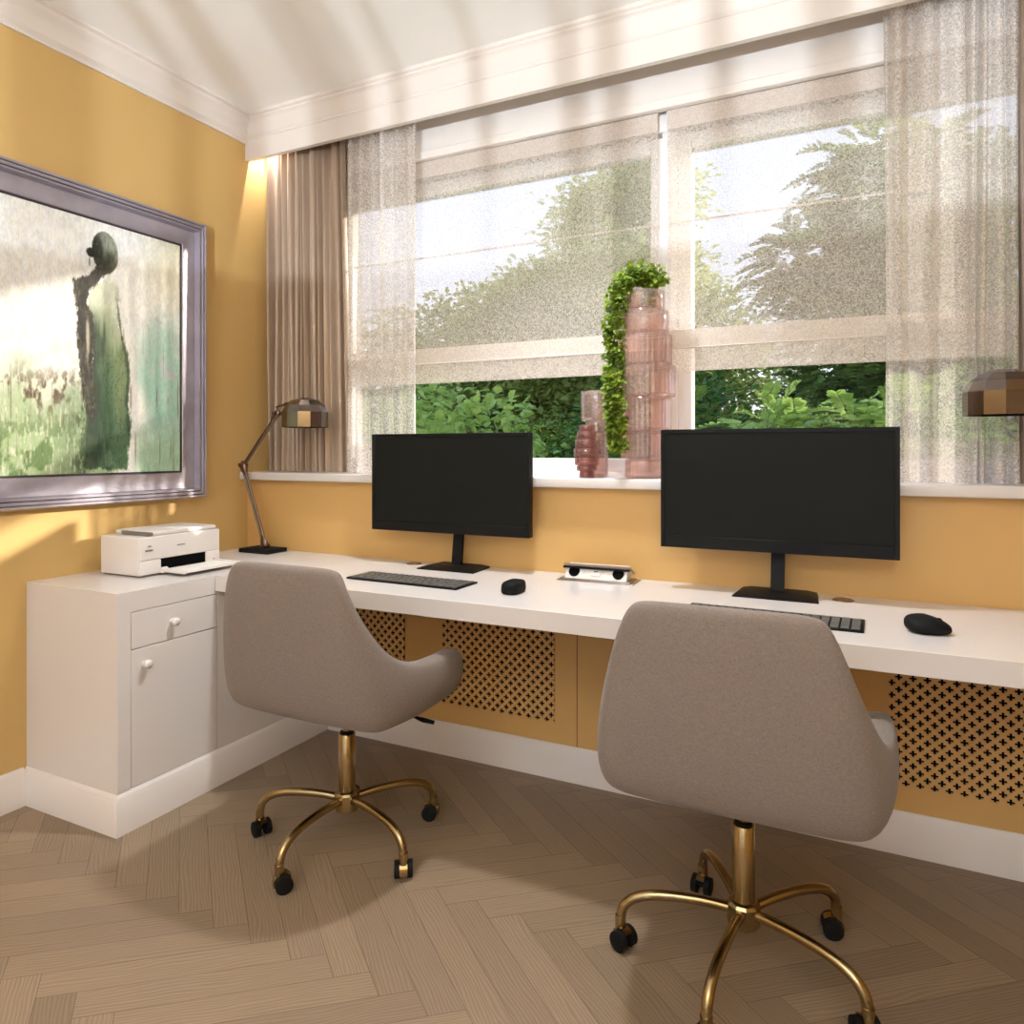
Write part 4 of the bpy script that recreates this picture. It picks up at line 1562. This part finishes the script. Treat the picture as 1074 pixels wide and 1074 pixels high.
    ca = me.color_attributes.new('paint', 'FLOAT_COLOR', 'POINT')
    ca.data.foreach_set('color', np.concatenate([lin, np.ones(Yg.shape + (1,))], -1).astype(np.float32).ravel())
    m = mat('painted_canvas', (1, 1, 1, 1), 0.55, bump=(260, 0.25), spec=0.3)
    a = m.node_tree.nodes.new('ShaderNodeAttribute')
    a.attribute_name = 'paint'
    m.node_tree.links.new(a.outputs['Color'], m.node_tree.nodes['Principled BSDF'].inputs['Base Color'])
    me.materials.append(m)
    me.shade_smooth()
    o = bpy.data.objects.new('canvas', me)
    COL.objects.link(o)
    o.parent = pf


canvas()

# ------------------------------------------------------------ added uplighter, unseen behind the camera, for fill and stripes on walls and ceiling
FL = (2.35, -4.05)
t = thing('added_uplighter', 'added uplighter with a slatted shade, unseen behind the viewer', 'lamp', (FL[0], FL[1], 0))
obj('base', lathe(bmesh.new(), [(0, 0), (0.13, 0), (0.13, 0.02), (0, 0.022)], 32), M['blackmatte'], t, 40)
obj('pole', lathe(bmesh.new(), [(0, 0.02), (0.011, 0.02), (0.011, 1.30), (0, 1.30)], 16), M['gold'], t, 40)
obj('cup', lathe(bmesh.new(), [(0, 1.29), (0.10, 1.30), (0.16, 1.42), (0.158, 1.42), (0.098, 1.303), (0, 1.294)], 40), M['white'], t, 40)
rr_ = random.Random(5)
for k in range(96):
    a = 2 * PI * (k + rr_.uniform(-0.42, 0.42)) / 96
    w = 0.002 + 0.0055 * rr_.random() ** 1.5
    bm = B(0.150, 0.153, -w / 2, w / 2, 1.42, 1.60)
    bmesh.ops.rotate(bm, verts=bm.verts, cent=(0, 0, 0), matrix=Matrix.Rotation(a, 3, 'Z'))
    obj('slat', bm, M['shade_paper'], t)
lt = light('uplight_fill', 'POINT', (FL[0], FL[1], 1.40), (0, 0, 1), 600.0, (0.79, 0.90, 1.0), shadow_soft_size=0.0015)  # added light source: fill from below and slat stripes
lt.parent = t
lt.location = (0, 0, 1.40)
lt.rotation_euler = (0, 0, 0)

# ------------------------------------------------------------ garden
struct('ground', B(-40, 40, 0.45, 60, -0.65, -0.45), M['grass'])


def tree(name, label, base, blobs, n, ls, m, seed, wr=0.6, trunk=0.09, frond=False, clus=0.16, group='trees outside the window', dens=26):
    rg = np.random.default_rng(seed)
    t = thing(name, label, 'tree', base, 0, group)
    b0 = np.array(base)
    bl = [(np.array(c) - b0, np.array(r)) for c, r in blobs]
    # trunk and branches
    bm = bmesh.new()
    top = max(c[2] for c, r in bl)
    tp = [Vector((0, 0, 0)), Vector((rg.normal(0, .06), rg.normal(0, .06), top * 0.35)), Vector((rg.normal(0, .12), rg.normal(0, .12), top * 0.7)), Vector((rg.normal(0, .1), rg.normal(0, .1), top))]
    sp = spline(tp, 6)
    tube(bm, sp, [trunk * (1 - 0.8 * i / (len(sp) - 1)) for i in range(len(sp))], 8)
    obj('trunk', bm, M['bark'], t, 60)
    bm = bmesh.new()
    vol = np.array([r[0] * r[1] + r[0] * r[2] + r[1] * r[2] for c, r in bl])
    vol = vol / vol.sum()
    P, D, N, Ls = [], [], [], []
    arr = []
    for (c, r), f in zip(bl, vol):
        root = sp[min(len(sp) - 1, max(2, int((c[2] / top) * 0.75 * len(sp))))]
        nb = 5
        for _ in range(nb):
            dv = rg.normal(0, 1, 3)
            dv /= np.linalg.norm(dv)
            e = c + dv * r * 0.75
            mid = Vector(c * 0.6 + np.array(root) * 0.4) + Vector(rg.normal(0, 0.08, 3))
            ps = spline([root, mid, Vector(e)], 4)
            tube(bm, ps, [trunk * 0.28 * (1 - 0.85 * i / (len(ps) - 1)) + 0.003 for i in range(len(ps))], 5)
        k = int(n * f)
        if frond:
            for _ in range(k):
                dv = rg.normal(0, 1, 3)
                dv /= np.linalg.norm(dv)
                p0 = c + dv * r * (0.55 + 0.45 * rg.random())
                L = ls * (0.7 + 0.6 * rg.random())
                dr = dv * np.array([1, 1, 0.4]) + rg.normal(0, 0.35, 3)
                dr /= np.linalg.norm(dr)
                sdv = np.cross(dr, [0, 0, 1.0])
                sdv /= np.linalg.norm(sdv) + 1e-9
                up = np.cross(sdv, dr)
                q = 9
                tt = np.linspace(0.12, 1, q)
                pts = p0 + np.outer(tt * L, dr) + np.outer(-(tt ** 2) * L * 0.35, [0, 0, 1.0])
                for s in (-1, 1):
                    P.append(pts)
                    D.append(np.tile(dr * 0.45 + s * sdv * 0.9, (q, 1)) + rg.normal(0, .08, (q, 3)))
                    N.append(np.tile(up, (q, 1)) + rg.normal(0, .15, (q, 3)))
                    Ls.append(L * 0.30 * np.sin(0.35 + tt * 2.3))
                rp_ = [Vector(p0)] + [Vector(v) for v in pts[::4]]
                tube(bm, rp_, 0.0022, 3, cap=False)
        else:
            nc = max(4, k // dens)
            dv = rg.normal(0, 1, (nc, 3))
            dv /= np.linalg.norm(dv, axis=1)[:, None]
            cc = c + dv * r * (0.6 + 0.42 * rg.random((nc, 1)) ** 0.7)
            ii = rg.integers(0, nc, k)
            pp = cc[ii] + rg.normal(0, clus, (k, 3)) * np.array([1, 1, 0.45])
            P.append(pp)
            dd = (pp - cc[ii]) + dv[ii] * 0.15 + rg.normal(0, 0.08, (k, 3)) + np.array([0, 0, -0.06])
            D.append(dd)
            N.append(np.array([0, 0, 1.0]) + rg.normal(0, 0.45, (k, 3)) + dv[ii] * 0.4)
            Ls.append(ls * (0.6 + 0.7 * rg.random(k)))
    obj('branches', bm, M['bark'], t, 60)
    leaf_object('foliage', [leaf_arrays(np.concatenate(P), np.concatenate(D), np.concatenate(N), np.concatenate(Ls), 0.42 if frond else wr)], m, t)
    return t


G = -0.46
tree('leafy_bush', 'bush with bright round leaves just outside the left window', (-0.35, 3.0, G), [((0.0, 2.35, 1.30), (0.42, 0.3, 0.26)), ((-0.55, 2.8, 1.35), (0.6, 0.4, 0.4)), ((-0.3, 2.9, 0.75), (0.7, 0.4, 0.5)), ((-1.1, 3.0, 1.0), (0.6, 0.4, 0.7))], 2600, 0.085, M['leaf_round'], 5, 0.85, 0.05, clus=0.12, dens=14)
tree('fern_shrub', 'feathery green shrub right behind the goblet shaped vase', (1.0, 4.3, G), [((0.85, 4.3, 1.15), (0.65, 0.35, 0.5)), ((1.1, 4.2, 0.45), (0.6, 0.35, 0.5))], 420, 0.34, M['leaf_frond'], 7, frond=True, trunk=0.04)
tree('pinnate_shrub', 'shrub with large pointed leaflets low outside the right window', (2.4, 3.2, G), [((2.0, 3.1, 1.1), (0.45, 0.35, 0.40)), ((2.75, 3.0, 1.15), (0.5, 0.35, 0.45)), ((2.4, 3.0, 0.6), (0.7, 0.35, 0.4))], 620, 0.30, M['leaf_round'], 12, frond=True, trunk=0.04)
tree('dark_shrub', 'deep green shrub between the bush and the middle mullion', (0.0, 7.0, G), [((-0.3, 6.9, 1.1), (1.0, 0.5, 0.95)), ((0.6, 7.0, 1.2), (0.7, 0.45, 0.9)), ((0.1, 6.9, 0.3), (1.0, 0.4, 0.6))], 9000, 0.11, M['leaf_dark'], 6, 0.5, 0.07, clus=0.2)
tree('feathery_tree', 'feathery leaved tree filling the right window', (3.0, 5.6, G), [((2.75, 5.4, 2.5), (0.9, 0.6, 0.9)), ((2.9, 5.5, 3.7), (0.8, 0.6, 0.6)), ((2.5, 5.4, 1.5), (0.7, 0.5, 0.6)), ((2.15, 5.4, 3.1), (0.5, 0.45, 0.4)), ((3.3, 5.3, 1.5), (1.0, 0.5, 0.8))], 1500, 0.40, M['leaf_frond'], 11, frond=True, trunk=0.10)
tree('dark_tree', 'dark green tree standing behind the feathery tree', (3.4, 8.6, G), [((3.3, 8.6, 2.4), (1.2, 0.8, 1.6)), ((3.0, 8.5, 1.0), (1.0, 0.7, 1.1)), ((3.6, 8.7, 4.3), (1.1, 0.8, 1.0)), ((4.4, 8.3, 1.4), (1.2, 0.8, 1.5))], 14000, 0.15, M['leaf_dark'], 13, 0.5, 0.13, clus=0.22)
tree('broad_tree', 'broad olive green tree seen through the left blind', (-1.6, 10.2, G), [((-3.4, 10.4, 3.0), (1.7, 1.0, 1.4)), ((-1.7, 10.0, 3.5), (1.5, 1.0, 1.6)), ((-0.3, 10.2, 2.8), (1.2, 1.0, 1.2)), ((-5.0, 10.4, 2.4), (1.2, 0.9, 1.4)), ((-2.0, 10.0, 1.6), (2.6, 0.9, 1.3)), ((0.6, 10.2, 1.6), (1.5, 0.9, 1.3))], 30000, 0.15, M['leaf_mid'], 8, 0.55, 0.16, clus=0.24)
tree('pale_tree', 'tall pale yellow green tree rising behind the olive tree', (-2.2, 15, G), [((-3.2, 15, 6.6), (1.5, 1.1, 1.5)), ((-2.2, 15, 7.6), (0.9, 0.9, 1.0)), ((-5.4, 15.2, 5.0), (1.3, 1.0, 1.1)), ((-2.0, 15.2, 5.2), (1.0, 1.0, 1.1))], 15000, 0.19, M['leaf_pale'], 9, 0.55, 0.18, clus=0.3)
tree('far_tree', 'dense tree far behind at the left side of the window', (-9, 19, G), [((-9.5, 19, 3.6), (3.0, 1.4, 3.0)), ((-13, 19, 3.2), (2.6, 1.2, 3.0)), ((-6.2, 19.2, 4.2), (2.6, 1.2, 2.4))], 14000, 0.26, M['leaf_mid'], 10, 0.55, 0.2, clus=0.4)
# clipped hedge closing the view between the trees
hd = thing('hedge', 'long dark hedge at the back of the garden, behind all the shrubs', 'hedge', (-3.0, 12.6, G))
rg = np.random.default_rng(31)
n = 30000
px_, pz_ = rg.uniform(-9, 7.5, n), rg.uniform(0, 2.5, n)
py_ = rg.uniform(-0.35, 0.35, n) * (0.6 + 0.4 * np.sin(px_ * 2.3)) 
pos = np.stack([px_, py_, pz_ + 0.12 * np.sin(px_ * 3.1)], 1)
leaf_object('foliage', [leaf_arrays(pos, rg.normal(0, 1, (n, 3)) * [1, .6, .6] + [0, -.5, -.2], rg.normal(0, .5, (n, 3)) + [0, -.5, 1], rg.uniform(.12, .22, n), 0.55)], M['leaf_dark'], hd)
bm = bmesh.new()
for k in range(22):
    x = -8.6 + k * 0.74
    tube(bm, [(x, 0, 0), (x + 0.05, 0.02, 1.1), (x - 0.03, 0, 2.2)], [0.05, 0.035, 0.012], 6)
obj('stems', bm, M['bark'], hd, 60)
